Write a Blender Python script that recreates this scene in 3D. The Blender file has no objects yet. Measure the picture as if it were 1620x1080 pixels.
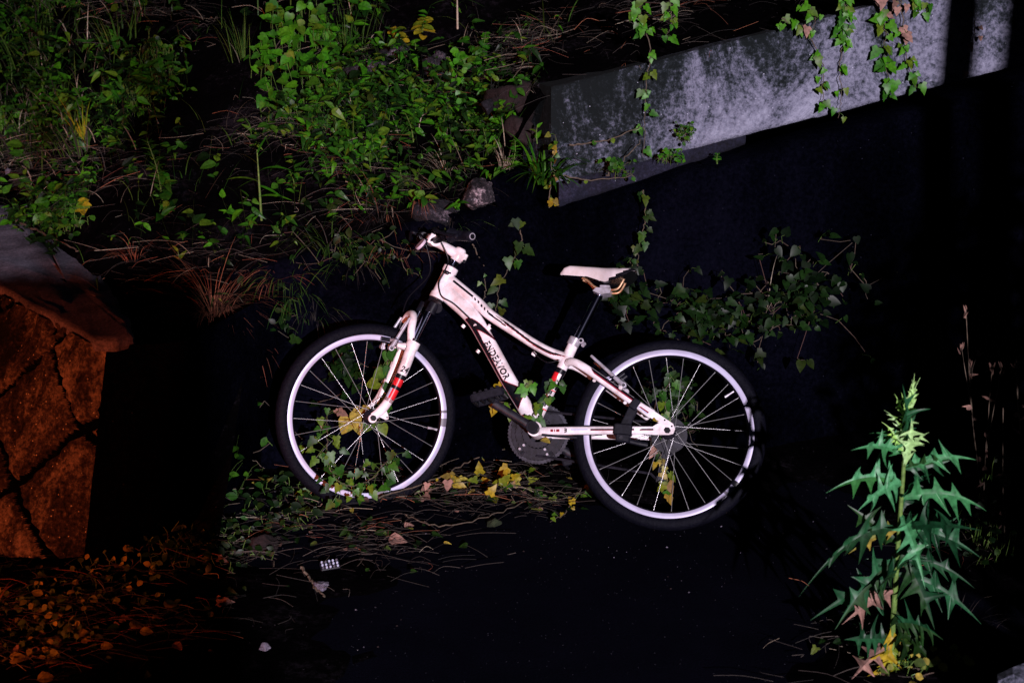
import bpy, math, random
from mathutils import Vector, Matrix
R = random.Random(7)
SC = bpy.context.scene
COL = SC.collection

# ------------------------------------------------------------------ camera, night air, lamps
CH, PITCH, FPX = 1.717, math.radians(16.0), 2225.0
cam_d = bpy.data.cameras.new('camera')
cam = bpy.data.objects.new('camera', cam_d); COL.objects.link(cam)
cam.location = (0, 0, CH); cam.rotation_euler = (math.radians(90) - PITCH, 0, 0)
cam_d.sensor_width = 36; cam_d.lens = 36 * FPX / 1620
cam_d.clip_start = 0.05; cam_d.clip_end = 500
cam_d.dof.use_dof = True; cam_d.dof.focus_distance = 4.45; cam_d.dof.aperture_fstop = 5.0
SC.camera = cam
w = bpy.data.worlds.new("World"); SC.world = w; w.use_nodes = True
bg = w.node_tree.nodes['Background']
bg.inputs[0].default_value = (0.25, 0.3, 1.0, 1); bg.inputs[1].default_value = 0.004
def lamp(name, loc, col, power, rad):
    l = bpy.data.lights.new(name, 'POINT'); l.color = col; l.energy = power; l.shadow_soft_size = rad
    o = bpy.data.objects.new(name, l); COL.objects.link(o); o.location = loc; return o
lamp('white_street_light', (1.94, -6.73, 3.0), (1.0, 0.90, 1.0), 8600, 0.05)
so = lamp('sodium_street_light', (-2.7, 0.5, 0.80), (1.0, 0.17, 0.05), 480, 0.06)
so.data.type = 'SPOT'; so.data.spot_size = math.radians(50); so.data.spot_blend = 1.0   # cone shaped to keep orange light off bicycle and beam
so.rotation_euler = (Vector((-1.66, 3.72, 0.42)) - so.location).to_track_quat('-Z', 'Y').to_euler()
SC.view_settings.view_transform = 'Standard'; SC.view_settings.look = 'None'
SC.view_settings.exposure = 0; SC.view_settings.gamma = 1
SC.render.engine = 'CYCLES'
SC.cycles.use_denoising = True
SC.cycles.max_bounces = 5; SC.cycles.diffuse_bounces = 2; SC.cycles.glossy_bounces = 2; SC.cycles.transmission_bounces = 3

# ------------------------------------------------------------------ materials
def newmat(name):
    m = bpy.data.materials.new(name); m.use_nodes = True
    return m, m.node_tree, m.node_tree.nodes['Principled BSDF']
def plain(name, col, rough=0.5, metal=0.0, spec=0.5, wear=None, wscale=40.0, bump=0.0, coat=0.0):
    m, nt, b = newmat(name)
    b.inputs['Base Color'].default_value = (*col, 1); b.inputs['Roughness'].default_value = rough
    b.inputs['Metallic'].default_value = metal; b.inputs['Specular IOR Level'].default_value = spec
    b.inputs['Coat Weight'].default_value = coat; b.inputs['Coat Roughness'].default_value = 0.12
    tc = nt.nodes.new('ShaderNodeTexCoord')
    if wear:
        n = nt.nodes.new('ShaderNodeTexNoise'); n.inputs['Scale'].default_value = wscale
        n.inputs['Detail'].default_value = 7; n.inputs['Roughness'].default_value = 0.68
        nt.links.new(tc.outputs['Object'], n.inputs['Vector'])
        r = nt.nodes.new('ShaderNodeValToRGB'); r.color_ramp.elements[0].position = 0.36; r.color_ramp.elements[1].position = 0.6
        r.color_ramp.elements[0].color = (*wear, 1); r.color_ramp.elements[1].color = (*col, 1)
        nt.links.new(n.outputs['Fac'], r.inputs['Fac']); nt.links.new(r.outputs['Color'], b.inputs['Base Color'])
        if bump:
            bp = nt.nodes.new('ShaderNodeBump'); bp.inputs['Strength'].default_value = bump; bp.inputs['Distance'].default_value = 0.01
            nt.links.new(n.outputs['Fac'], bp.inputs['Height']); nt.links.new(bp.outputs['Normal'], b.inputs['Normal'])
    return m
def leafmat(name, cols, rough=0.45, trans=0.35, spec=0.35):
    m, nt, b = newmat(name)
    g = nt.nodes.new('ShaderNodeNewGeometry'); r = nt.nodes.new('ShaderNodeValToRGB')
    cr = r.color_ramp
    while len(cr.elements) < len(cols): cr.elements.new(0.5)
    for i, c in enumerate(cols):
        cr.elements[i].position = i / (len(cols) - 1); cr.elements[i].color = (*c, 1)
    nt.links.new(g.outputs['Random Per Island'], r.inputs['Fac'])
    tc = nt.nodes.new('ShaderNodeTexCoord'); n = nt.nodes.new('ShaderNodeTexNoise'); n.inputs['Scale'].default_value = 90; n.inputs['Detail'].default_value = 4
    nt.links.new(tc.outputs['Object'], n.inputs['Vector'])
    mr = nt.nodes.new('ShaderNodeMapRange'); mr.inputs[1].default_value = 0.3; mr.inputs[2].default_value = 0.7; mr.inputs[3].default_value = 0.55; mr.inputs[4].default_value = 1.25
    nt.links.new(n.outputs['Fac'], mr.inputs[0])
    mx = nt.nodes.new('ShaderNodeMix'); mx.data_type = 'RGBA'; mx.blend_type = 'MULTIPLY'; mx.inputs[0].default_value = 1
    nt.links.new(r.outputs['Color'], mx.inputs[6]); nt.links.new(mr.outputs[0], mx.inputs[7])
    nt.links.new(mx.outputs[2], b.inputs['Base Color'])
    b.inputs['Roughness'].default_value = rough; b.inputs['Specular IOR Level'].default_value = spec
    t = nt.nodes.new('ShaderNodeBsdfTranslucent'); nt.links.new(mx.outputs[2], t.inputs['Color'])
    ms = nt.nodes.new('ShaderNodeMixShader'); ms.inputs[0].default_value = trans
    nt.links.new(b.outputs[0], ms.inputs[1]); nt.links.new(t.outputs[0], ms.inputs[2])
    nt.links.new(ms.outputs[0], nt.nodes['Material Output'].inputs['Surface'])
    return m
def rocky(name, stops, scale=3.0, fine=60.0, bump=0.5, rough=0.9, speck=None, speck_scale=90.0, speck_cut=0.08, stretch=(1, 1, 1), spec=0.2, stain_shade=False):
    """stone / concrete / soil: big blotches broken up by fine grain, with small bright grains"""
    m, nt, b = newmat(name)
    tc = nt.nodes.new('ShaderNodeTexCoord'); mp = nt.nodes.new('ShaderNodeMapping'); mp.inputs['Scale'].default_value = stretch
    nt.links.new(tc.outputs['Object'], mp.inputs['Vector'])
    n1 = nt.nodes.new('ShaderNodeTexNoise'); n1.inputs['Scale'].default_value = scale; n1.inputs['Detail'].default_value = 10; n1.inputs['Roughness'].default_value = 0.65
    n1.inputs['Distortion'].default_value = 0.4
    n2 = nt.nodes.new('ShaderNodeTexNoise'); n2.inputs['Scale'].default_value = fine; n2.inputs['Detail'].default_value = 6; n2.inputs['Roughness'].default_value = 0.75
    nt.links.new(mp.outputs[0], n1.inputs['Vector']); nt.links.new(tc.outputs['Object'], n2.inputs['Vector'])
    a = nt.nodes.new('ShaderNodeMath'); a.operation = 'MULTIPLY_ADD'; a.inputs[1].default_value = 0.45
    if stain_shade: n1.inputs['Distortion'].default_value = 1.1; n1.inputs['Roughness'].default_value = .78; a.inputs[1].default_value = .36
    nt.links.new(n2.outputs['Fac'], a.inputs[0]); 
    s = nt.nodes.new('ShaderNodeMath'); s.operation = 'MULTIPLY'; s.inputs[1].default_value = 0.6; nt.links.new(n1.outputs['Fac'], s.inputs[0])
    nt.links.new(s.outputs[0], a.inputs[2])
    r = nt.nodes.new('ShaderNodeValToRGB'); cr = r.color_ramp
    while len(cr.elements) < len(stops): cr.elements.new(0.5)
    for i, (p, c) in enumerate(stops): cr.elements[i].position = p; cr.elements[i].color = (*c, 1)
    fac = a.outputs[0]
    if stain_shade:   # moss plus painted-in shadow: darker along upper edge and at the left end
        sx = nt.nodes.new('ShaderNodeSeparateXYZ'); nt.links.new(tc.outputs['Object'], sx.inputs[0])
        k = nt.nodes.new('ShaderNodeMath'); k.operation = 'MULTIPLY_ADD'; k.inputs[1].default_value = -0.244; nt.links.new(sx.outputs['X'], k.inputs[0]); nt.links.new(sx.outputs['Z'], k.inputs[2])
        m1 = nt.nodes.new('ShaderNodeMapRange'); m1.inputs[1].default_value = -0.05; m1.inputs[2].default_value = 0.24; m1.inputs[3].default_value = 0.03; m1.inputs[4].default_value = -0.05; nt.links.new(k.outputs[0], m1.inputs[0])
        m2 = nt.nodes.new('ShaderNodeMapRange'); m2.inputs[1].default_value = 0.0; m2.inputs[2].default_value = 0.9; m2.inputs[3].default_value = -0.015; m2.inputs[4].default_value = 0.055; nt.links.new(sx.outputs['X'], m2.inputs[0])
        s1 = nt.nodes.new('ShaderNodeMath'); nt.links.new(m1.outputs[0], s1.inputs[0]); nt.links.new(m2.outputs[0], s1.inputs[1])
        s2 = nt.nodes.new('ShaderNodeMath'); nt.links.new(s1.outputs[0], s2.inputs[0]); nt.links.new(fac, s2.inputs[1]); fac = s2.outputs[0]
    nt.links.new(fac, r.inputs['Fac'])
    out = r.outputs['Color']
    if speck:
        v = nt.nodes.new('ShaderNodeTexVoronoi'); v.inputs['Scale'].default_value = speck_scale; nt.links.new(tc.outputs['Object'], v.inputs['Vector'])
        wn = nt.nodes.new('ShaderNodeSeparateColor'); nt.links.new(v.outputs['Color'], wn.inputs[0])
        l1 = nt.nodes.new('ShaderNodeMath'); l1.operation = 'LESS_THAN'; l1.inputs[1].default_value = speck_cut; nt.links.new(wn.outputs[0], l1.inputs[0])
        l2 = nt.nodes.new('ShaderNodeMath'); l2.operation = 'LESS_THAN'; l2.inputs[1].default_value = 0.32; nt.links.new(v.outputs['Distance'], l2.inputs[0])
        mu = nt.nodes.new('ShaderNodeMath'); mu.operation = 'MULTIPLY'; nt.links.new(l1.outputs[0], mu.inputs[0]); nt.links.new(l2.outputs[0], mu.inputs[1])
        mx = nt.nodes.new('ShaderNodeMix'); mx.data_type = 'RGBA'; nt.links.new(mu.outputs[0], mx.inputs[0]); nt.links.new(out, mx.inputs[6]); mx.inputs[7].default_value = (*speck, 1)
        out = mx.outputs[2]
    nt.links.new(out, b.inputs['Base Color'])
    bp = nt.nodes.new('ShaderNodeBump'); bp.inputs['Strength'].default_value = bump; bp.inputs['Distance'].default_value = 0.02
    nt.links.new(a.outputs[0], bp.inputs['Height']); nt.links.new(bp.outputs['Normal'], b.inputs['Normal'])
    b.inputs['Roughness'].default_value = rough; b.inputs['Specular IOR Level'].default_value = spec
    return m
M = {}
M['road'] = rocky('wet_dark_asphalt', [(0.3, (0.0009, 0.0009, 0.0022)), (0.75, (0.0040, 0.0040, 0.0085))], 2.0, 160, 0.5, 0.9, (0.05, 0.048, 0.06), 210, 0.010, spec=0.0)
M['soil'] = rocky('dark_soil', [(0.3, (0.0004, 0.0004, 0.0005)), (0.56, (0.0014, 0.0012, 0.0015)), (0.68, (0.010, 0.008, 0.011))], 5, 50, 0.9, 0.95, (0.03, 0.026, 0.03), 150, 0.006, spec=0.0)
M['concrete'] = rocky('lichen_and_shade_stained_concrete', [(0.435, (0.003, 0.005, 0.006)), (0.475, (0.012, 0.016, 0.020)), (0.51, (0.05, 0.055, 0.078)), (0.56, (0.14, 0.14, 0.20)), (0.66, (0.27, 0.27, 0.36))], 3.4, 70, 0.9, 0.92, (0.36, 0.36, 0.46), 170, 0.005, (1, 1, 0.65), stain_shade=True)
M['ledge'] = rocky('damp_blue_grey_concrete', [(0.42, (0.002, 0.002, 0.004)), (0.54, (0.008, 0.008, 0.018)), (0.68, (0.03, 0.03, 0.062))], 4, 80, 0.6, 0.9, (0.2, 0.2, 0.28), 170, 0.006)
M['cap'] = rocky('grey_cement_cap', [(0.40, (0.02, 0.018, 0.026)), (0.52, (0.13, 0.11, 0.15)), (0.66, (0.34, 0.29, 0.38))], 3.0, 110, 0.8, 0.9, (0.4, 0.35, 0.35), 160, 0.004)
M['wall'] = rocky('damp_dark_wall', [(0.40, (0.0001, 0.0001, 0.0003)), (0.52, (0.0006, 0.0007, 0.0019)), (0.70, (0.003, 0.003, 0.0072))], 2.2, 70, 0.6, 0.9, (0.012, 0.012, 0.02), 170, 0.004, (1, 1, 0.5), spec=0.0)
M['stone'] = rocky('field_stone', [(0.42, (0.002, 0.002, 0.003)), (0.55, (0.014, 0.012, 0.017)), (0.68, (0.20, 0.16, 0.20))], 9, 90, 0.7, 0.9, (0.3, 0.27, 0.3), 160, 0.012)
M['palestone'] = rocky('pink_white_stone', [(0.44, (0.004, 0.003, 0.005)), (0.54, (0.03, 0.024, 0.03)), (0.63, (0.40, 0.31, 0.35))], 12, 90, 0.7, 0.9)
M['redstone'] = rocky('rust_brown_stone', [(0.36, (0.004, 0.003, 0.003)), (0.56, (0.018, 0.010, 0.011)), (0.75, (0.07, 0.042, 0.042))], 7, 70, 0.6, 0.9)
M['block'] = rocky('exposed_aggregate_block', [(0.45, (0.003, 0.002, 0.002)), (0.53, (0.04, 0.027, 0.024)), (0.66, (0.28, 0.21, 0.16))], 6, 80, 1.0, 0.95, (0.5, 0.45, 0.33), 150, 0.03, (1, 1, 0.5))
M['paint'] = plain('chalky_white_paint', (0.80, 0.72, 0.78), 0.32, wear=(0.52, 0.43, 0.45), wscale=22, coat=0.25)
M['black'] = plain('black_decal', (0.004, 0.0035, 0.006), 0.35, spec=0.25)
M['crimson'] = plain('crimson_decal', (0.20, 0.006, 0.022), 0.35)
M['red'] = plain('bright_red_decal', (0.62, 0.012, 0.02), 0.35)
M['bluegrey'] = plain('pale_blue_decal', (0.42, 0.45, 0.62), 0.4)
M['rim'] = plain('brushed_alloy_rim', (0.44, 0.41, 0.58), 0.42, 0.15, wear=(0.36, 0.32, 0.45), wscale=9)
M['rimdark'] = plain('scuffed_rim_tape', (0.10, 0.09, 0.12), 0.5)
M['tyre'] = plain('black_rubber', (0.0020, 0.0020, 0.0048), 0.6, spec=0.06, wear=(0.004, 0.004, 0.008), wscale=120, bump=0.4)
M['plastic'] = plain('black_plastic', (0.004, 0.0038, 0.007), 0.42, spec=0.15, wear=(0.010, 0.0095, 0.016), wscale=60)
M['darkmetal'] = plain('dirty_dark_steel', (0.018, 0.016, 0.026), 0.42, 0.4, wear=(0.006, 0.005, 0.008), wscale=50)
M['chrome'] = plain('chromed_steel', (0.40, 0.42, 0.60), 0.11, 1.0)
M['alloy'] = plain('dull_alloy', (0.50, 0.46, 0.55), 0.38, 0.4, wear=(0.3, 0.27, 0.3), wscale=60)
M['alloydark'] = plain('greasy_alloy', (0.05, 0.047, 0.065), 0.4, 0.4, wear=(0.015, 0.013, 0.02), wscale=70)
M['spoke'] = plain('steel_spoke', (0.34, 0.33, 0.35), 0.25, 0.55)
M['rail'] = plain('rusty_steel_rail', (0.50, 0.30, 0.18), 0.35, 0.5, wear=(0.30, 0.10, 0.04), wscale=50)
M['vinyl'] = plain('dirty_white_vinyl', (0.70, 0.60, 0.64), 0.5, wear=(0.52, 0.43, 0.42), wscale=10)
M['reflector'] = plain('pale_reflector', (0.50, 0.40, 0.50), 0.3)
G1 = (0.005, 0.026, 0.003); G2 = (0.019, 0.085, 0.006); G3 = (0.05, 0.16, 0.010); YG = (0.11, 0.17, 0.010); YE = (0.34, 0.24, 0.012); BR = (0.16, 0.07, 0.03)
M['mossy'] = rocky('moss_covered_stone', [(0.4, (0.004, 0.006, 0.003)), (0.6, (0.03, 0.04, 0.02)), (0.75, (0.09, 0.10, 0.06))], 20, 90, 0.8, 0.95)
M['leaf'] = leafmat('green_leaf', [G1, G2, G2, G3, YG])
M['leaf_bright'] = leafmat('bright_green_leaf', [G2, (0.03, 0.16, 0.006), (0.045, 0.21, 0.006), (0.07, 0.25, 0.008), (0.02, 0.11, 0.006), YG])
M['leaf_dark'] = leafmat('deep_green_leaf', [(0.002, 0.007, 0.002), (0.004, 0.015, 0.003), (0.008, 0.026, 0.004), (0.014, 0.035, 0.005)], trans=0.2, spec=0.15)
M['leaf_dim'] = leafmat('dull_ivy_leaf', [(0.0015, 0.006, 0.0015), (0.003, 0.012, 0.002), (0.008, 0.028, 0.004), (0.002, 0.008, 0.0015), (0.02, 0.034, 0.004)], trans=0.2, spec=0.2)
M['leaf_yellow'] = leafmat('yellowing_leaf', [YG, (0.22, 0.25, 0.012), YE, (0.42, 0.29, 0.015), G3])
M['leaf_mixed'] = leafmat('turning_leaf', [G2, G3, YG, YE, (0.3, 0.13, 0.06), YG])
M['leaf_turning'] = leafmat('mostly_green_leaf', [G1, G2, (0.03, 0.06, 0.006), G1, (0.10, 0.10, 0.008), G2])
M['leaf_dead'] = leafmat('dead_leaf', [(0.03, 0.016, 0.012), (0.10, 0.05, 0.04), (0.30, 0.16, 0.13), (0.06, 0.03, 0.02)], rough=0.8, trans=0.1)
M['leaf_orange'] = leafmat('dry_orange_leaf', [(0.02, 0.04, 0.006), (0.06, 0.09, 0.012), (0.02, 0.05, 0.006), (0.30, 0.22, 0.03), (0.04, 0.09, 0.01), (0.5, 0.36, 0.05)], rough=0.7, trans=0.15)
M['blade'] = leafmat('grass_blade', [(0.02, 0.06, 0.008), (0.04, 0.11, 0.014), (0.06, 0.13, 0.022), (0.11, 0.14, 0.025)], trans=0.3)
M['straw'] = leafmat('dry_straw', [(0.006, 0.005, 0.005), (0.02, 0.016, 0.014), (0.07, 0.055, 0.048), (0.012, 0.009, 0.008), (0.03, 0.02, 0.018)], rough=0.8, trans=0.05)
M['straw_pale'] = leafmat('pale_straw', [(0.08, 0.06, 0.045), (0.26, 0.21, 0.16), (0.42, 0.35, 0.27), (0.14, 0.10, 0.07)], rough=0.8, trans=0.05)
M['straw_red'] = leafmat('orange_lit_dry_grass', [(0.08, 0.022, 0.014), (0.22, 0.06, 0.035), (0.34, 0.12, 0.06), (0.04, 0.015, 0.012)], rough=0.8, trans=0.05)  # orange lamplight painted in: redder than the straw itself
M['stem'] = leafmat('woody_stem', [(0.03, 0.02, 0.016), (0.09, 0.07, 0.05), (0.06, 0.025, 0.022)], rough=0.8, trans=0.0)
M['stem_green'] = leafmat('green_stem', [(0.06, 0.13, 0.02), (0.13, 0.2, 0.05)], trans=0.1)
M['thistle'] = leafmat('blue_green_thistle_leaf', [(0.004, 0.036, 0.012), (0.008, 0.055, 0.020), (0.016, 0.09, 0.034), (0.006, 0.032, 0.008), (0.025, 0.08, 0.016)], trans=0.3)
M['thistle_mid'] = leafmat('top_lit_blue_green_thistle_leaf', [(0.03, 0.16, 0.045), (0.07, 0.28, 0.12), (0.03, 0.15, 0.03)], trans=0.3)
M['thistle_pale'] = leafmat('pale_young_thistle_leaf', [(0.30, 0.55, 0.12), (0.38, 0.60, 0.26), (0.34, 0.62, 0.10)], trans=0.25)

# ------------------------------------------------------------------ mesh helpers
class MB:
    def __init__(s): s.v = []; s.f = []; s.m = []; s.mats = []
    def mi(s, mat):
        if mat not in s.mats: s.mats.append(mat)
        return s.mats.index(mat)
    def grid(s, rows, mat, closed_u=False, matfn=None):
        """rows: list of equal-length rings/rows of points"""
        b = len(s.v); n = len(rows[0])
        for r in rows: s.v.extend(r)
        for i in range(len(rows) - 1):
            for j in range(n if closed_u else n - 1):
                k = (j + 1) % n
                s.f.append((b + i*n + j, b + i*n + k, b + (i+1)*n + k, b + (i+1)*n + j))
                s.m.append(s.mi(matfn(i, j) if matfn else mat))
        return b
    def fan(s, pts, mat, rev=False):
        b = len(s.v); s.v.extend(pts)
        idx = tuple(range(b, b + len(pts)))
        s.f.append(idx[::-1] if rev else idx); s.m.append(s.mi(mat))
    def tube(s, pts, rad, mat, n=10, cap=True, flat=None):
        """round tube through pts; flat=(axis vector, factor) squashes the section along an axis"""
        pts = [Vector(p) for p in pts]; rings = []; N0 = None
        for i, p in enumerate(pts):
            t = (pts[min(i+1, len(pts)-1)] - pts[max(i-1, 0)])
            if t.length < 1e-9: t = Vector((0, 0, 1))
            t.normalize()
            if N0 is None:
                a = Vector((0, 0, 1)) if abs(t.z) < 0.9 else Vector((1, 0, 0)); N0 = t.cross(a).normalized()
            N0 = (N0 - t * N0.dot(t)).normalized(); B = t.cross(N0)
            r = rad[i] if isinstance(rad, (list, tuple)) else rad
            rings.append([tuple(p + (N0*math.cos(2*math.pi*k/n) + B*math.sin(2*math.pi*k/n))*r) for k in range(n)])
        s.grid(rings, mat, True)
        if cap: s.fan(rings[0], mat, True); s.fan(rings[-1], mat)
    def box(s, c, ax, half, mat, bev=0.0):
        c = Vector(c); X, Y, Z = [Vector(a).normalized() for a in ax]; hx, hy, hz = half
        if bev <= 0:
            P = [c + X*sx*hx + Y*sy*hy + Z*sz*hz for sz in (-1, 1) for sy in (-1, 1) for sx in (-1, 1)]
            b = len(s.v); s.v.extend([tuple(p) for p in P])
            for q in ((0,2,3,1),(4,5,7,6),(0,1,5,4),(2,6,7,3),(0,4,6,2),(1,3,7,5)):
                s.f.append(tuple(b+i for i in q)); s.m.append(s.mi(mat))
        else:
            rings = []
            for z, k in ((-hz, bev), (-hz+bev, 0), (hz-bev, 0), (hz, bev)):
                x, y = hx-k, hy-k; e = bev
                pp = [(x-e,y),(-x+e,y),(-x,y-e),(-x,-y+e),(-x+e,-y),(x-e,-y),(x,-y+e),(x,y-e)]
                rings.append([tuple(c + X*a + Y*d + Z*z) for a, d in pp])
            s.grid(rings, mat, True); s.fan(rings[0], mat, True); s.fan(rings[-1], mat)
    def prism(s, poly, off, mat):
        """poly: points, off: extrusion vector"""
        off = Vector(off); a = [tuple(p) for p in poly]; b2 = [tuple(Vector(p)+off) for p in poly]
        s.grid([a + [a[0]], b2 + [b2[0]]], mat); s.fan(a, mat, True); s.fan(b2, mat)
    def leaf(s, P, D, N, L, W, shape, mat, fold=0.25, curl=0.2, kink=0.0):
        P = Vector(P); D = Vector(D).normalized(); N = Vector(N); N = (N - D*N.dot(D))
        if N.length < 1e-5: N = D.orthogonal()
        N.normalize(); S = D.cross(N); b = len(s.v); idx = []
        mm = s.mi(mat)
        for (t, te, wd) in SHAPES[shape]:
            z = -curl*L*t*t
            c = P + D*(t*L) + N*z + S*(kink*L*t*t)
            if wd <= 0.001: s.v.append(tuple(c)); idx.append((len(s.v)-1,)*3)
            else:
                e = P + D*(te*L) + N*(-curl*L*max(te, 0)**2 + fold*wd*W) + S*(kink*L*t*t)
                s.v.append(tuple(c)); s.v.append(tuple(e + S*wd*W)); s.v.append(tuple(e - S*wd*W)); q = len(s.v)
                idx.append((q-3, q-2, q-1))
        for a, c in zip(idx[:-1], idx[1:]):
            for k in (1, 2):
                q = [a[0], a[k], c[k], c[0]]; u = []
                for i in q:
                    if i not in u: u.append(i)
                if len(u) > 2:
                    if k == 2: u = u[::-1]
                    s.f.append(tuple(u)); s.m.append(mm)
    def blade(s, P, D, L, W, mat, droop=0.5, n=5, side=None):
        P = Vector(P); D = Vector(D).normalized(); h = Vector((D.x, D.y, 0))
        if h.length < 0.02: h = Vector((R.uniform(-1, 1), R.uniform(-1, 1), 0))
        h.normalize(); S = side if side else Vector((-h.y, h.x, R.uniform(-.4, .4))).normalized(); rows = []; p = P.copy()
        for i in range(n+1):
            t = i/n; wd = W*(0.55 + 0.9*t*(1-t)*1.8) * (1 - t**3) + 0.0002
            rows.append([tuple(p - S*wd*.5), tuple(p + S*wd*.5)])
            d = (D + (h*0.6 + Vector((0, 0, -1)))*droop*t*1.6).normalized(); p = p + d*(L/n)
        s.grid(rows, mat)
    def build(s, name, parent=None, smooth=False, base=None, mw=None):
        me = bpy.data.meshes.new(name)
        vs = s.v if base is None else [(a-base[0], b-base[1], c-base[2]) for a, b, c in s.v]
        me.from_pydata(vs, [], s.f)
        for m in s.mats: me.materials.append(m)
        me.polygons.foreach_set('material_index', s.m)
        if smooth: me.polygons.foreach_set('use_smooth', [True]*len(s.f))
        me.update()
        o = bpy.data.objects.new(name, me); COL.objects.link(o)
        if parent: o.parent = parent
        return o
SHAPES = {
 'oval': [(0,0,0),(.12,.12,.55),(.38,.38,1),(.68,.68,.8),(.88,.88,.4),(1,1,0)],
 'lance': [(0,0,0),(.1,.1,.6),(.3,.3,1),(.6,.6,.7),(.85,.85,.28),(1,1,0)],
 'heart': [(0,0,0),(.02,-.12,.5),(.1,.02,.92),(.3,.25,1),(.58,.55,.72),(.82,.8,.34),(1,1,0)],
 'ivy': [(0,0,0),(.03,-.14,.55),(.12,.1,1.05),(.3,.32,.62),(.45,.46,.7),(.72,.72,.36),(1,1,0)],
 'round': [(0,0,0),(.1,.08,.6),(.35,.35,1),(.7,.7,.92),(.92,.92,.5),(1,1,0)],
 'small': [(0,0,0),(.4,.4,1),(1,1,0)],
}
def tag(o, label=None, cat=None, group=None, kind=None):
    if label: o['label'] = label
    if cat: o['category'] = cat
    if group: o['group'] = group
    if kind: o['kind'] = kind
    return o
def empty(name, loc, label, cat, group=None):
    o = bpy.data.objects.new(name, None); COL.objects.link(o); o.location = loc; o.empty_display_size = 0.05
    return tag(o, label, cat, group)
def sstep(a, b, x):
    t = min(1, max(0, (x-a)/(b-a))); return t*t*(3-2*t)
def lerpt(tab, x):
    if x <= tab[0][0]: return tab[0][1]
    for (a, p), (b, q) in zip(tab, tab[1:]):
        if x <= b: return p + (q-p)*(x-a)/(b-a)
    return tab[-1][1]
def hsh(i, j):
    n = math.sin(i*127.1 + j*311.7)*43758.5453; return n - math.floor(n)
def vnoise(x, y):
    i, j = math.floor(x), math.floor(y); fx, fy = x-i, y-j; fx = fx*fx*(3-2*fx); fy = fy*fy*(3-2*fy)
    return (hsh(i,j)*(1-fx)+hsh(i+1,j)*fx)*(1-fy) + (hsh(i,j+1)*(1-fx)+hsh(i+1,j+1)*fx)*fy
def fbm(x, y, o=4):
    s = 0; a = .5
    for k in range(o): s += a*vnoise(x, y); x *= 2.03; y *= 2.03; a *= .5
    return s
def catmull(pts, n):
    P = [Vector(p) for p in pts]; out = []
    for i in range(len(P)-1):
        a, b, c, d = P[max(i-1,0)], P[i], P[i+1], P[min(i+2, len(P)-1)]
        for k in range(n):
            t = k/n; out.append(0.5*((2*b)+(c-a)*t+(2*a-5*b+4*c-d)*t*t+(3*b-a-3*c+d)*t**3))
    out.append(P[-1]); return out

# ------------------------------------------------------------------ ground
ZT = [(-1.0, .62), (-.5, .75), (-.2, .83), (.2, .86), (.8, .99), (3.2, 1.6)]
def yw(x): return 4.72 + .07*x                       # front of the wall top
def zbeam(x): return 1.24 + .244*(min(x, 3.6) - .13) # top of the sloping concrete beam
def bank_h(x, y):
    q = y - yw(x)
    m = (x+.88)*.87 + (y-3.68)*.49
    e = min(q, (1.15 + .9*sstep(-1.0, -1.7, x))*m)
    rise = .72*min(e, 1.1) + .25*max(0, min(e-1.1, 3.0))
    left = min(lerpt(ZT, x), .85) - .03 + rise
    if m < 0.02: left = min(left, .61 + .7*m)
    right = zbeam(x) - .03 + .30*min(max(q, 0), 1.4) + .05*max(0, min(q-1.4, 6))
    k = sstep(-.16, .14, x)
    h = left*(1-k) + right*k
    h += (fbm(x*3.1+5, y*3.1) - .47)*.14*min(1, max(0, e*4)) + (fbm(x*14, y*14)-.47)*.03
    if m < -.27 and x < -.6: h = -.5
    return h
def silt_h(x, y):
    yb = 4.46 + .05*x
    a = .085*math.exp(-((yb-y)/.28)**2) if y < yb else .085
    a *= .35 + .65*sstep(-.05, .25, x) + .4*sstep(-.8, -1.0, x)
    a *= 1 - .75*sstep(.35, .75, x)*(1-sstep(.9, 1.3, x))*.6
    b = .055*math.exp(-(((x+1.15)/.75)**2 + ((y-3.35)/.5)**2))
    r = .10*sstep(.95, 1.5, x)*sstep(3.2, 3.9, y)
    n = .10*math.exp(-(((x-1.05)/.28)**2 + ((y-2.95)/.30)**2))
    v = max(a, b, r, n)
    return v + (fbm(x*7, y*7)-.5)*.05 - .018
def ground(x, y):
    if x < -.95:
        m = (x+.88)*.87 + (y-3.68)*.49
        if m > -.42 and y > 3.6: return max(bank_h(x, y), .64 if m < .0 else 0)
    if y >= yw(x): return bank_h(x, y)
    return max(0.0, silt_h(x, y))
cp, sp = math.cos(PITCH), math.sin(PITCH)
def ray(u, v):
    a, b = (u-810)/FPX, (v-540)/FPX
    return Vector((a, cp - b*sp, -sp - b*cp))
def spot(u, v, lift=0.0):
    """first place where the line of sight of a photo pixel meets the ground"""
    d = ray(u, v); t = 2.2
    while t < 14:
        p = Vector((0, 0, CH)) + d*t
        if p.z <= ground(p.x, p.y) + lift: return p
        t += .012
    return p
def at_y(u, v, y):
    d = ray(u, v); return Vector((0, 0, CH)) + d*(y/d.y)

mb = MB()
def coords(a, b, n): return [a + (b-a)*i/n for i in range(n+1)]
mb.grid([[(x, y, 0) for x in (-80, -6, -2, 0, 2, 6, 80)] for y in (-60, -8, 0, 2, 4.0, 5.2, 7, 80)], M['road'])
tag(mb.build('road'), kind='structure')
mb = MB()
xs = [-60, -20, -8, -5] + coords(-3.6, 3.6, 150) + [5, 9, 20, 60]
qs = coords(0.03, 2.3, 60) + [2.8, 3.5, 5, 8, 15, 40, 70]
mb.grid([[(x, yw(max(-4, min(4, x)))+q, bank_h(max(-5, min(5, x)), yw(max(-5, min(5, x)))+min(q, 9))) for x in xs] for q in qs], M['soil'])
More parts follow.
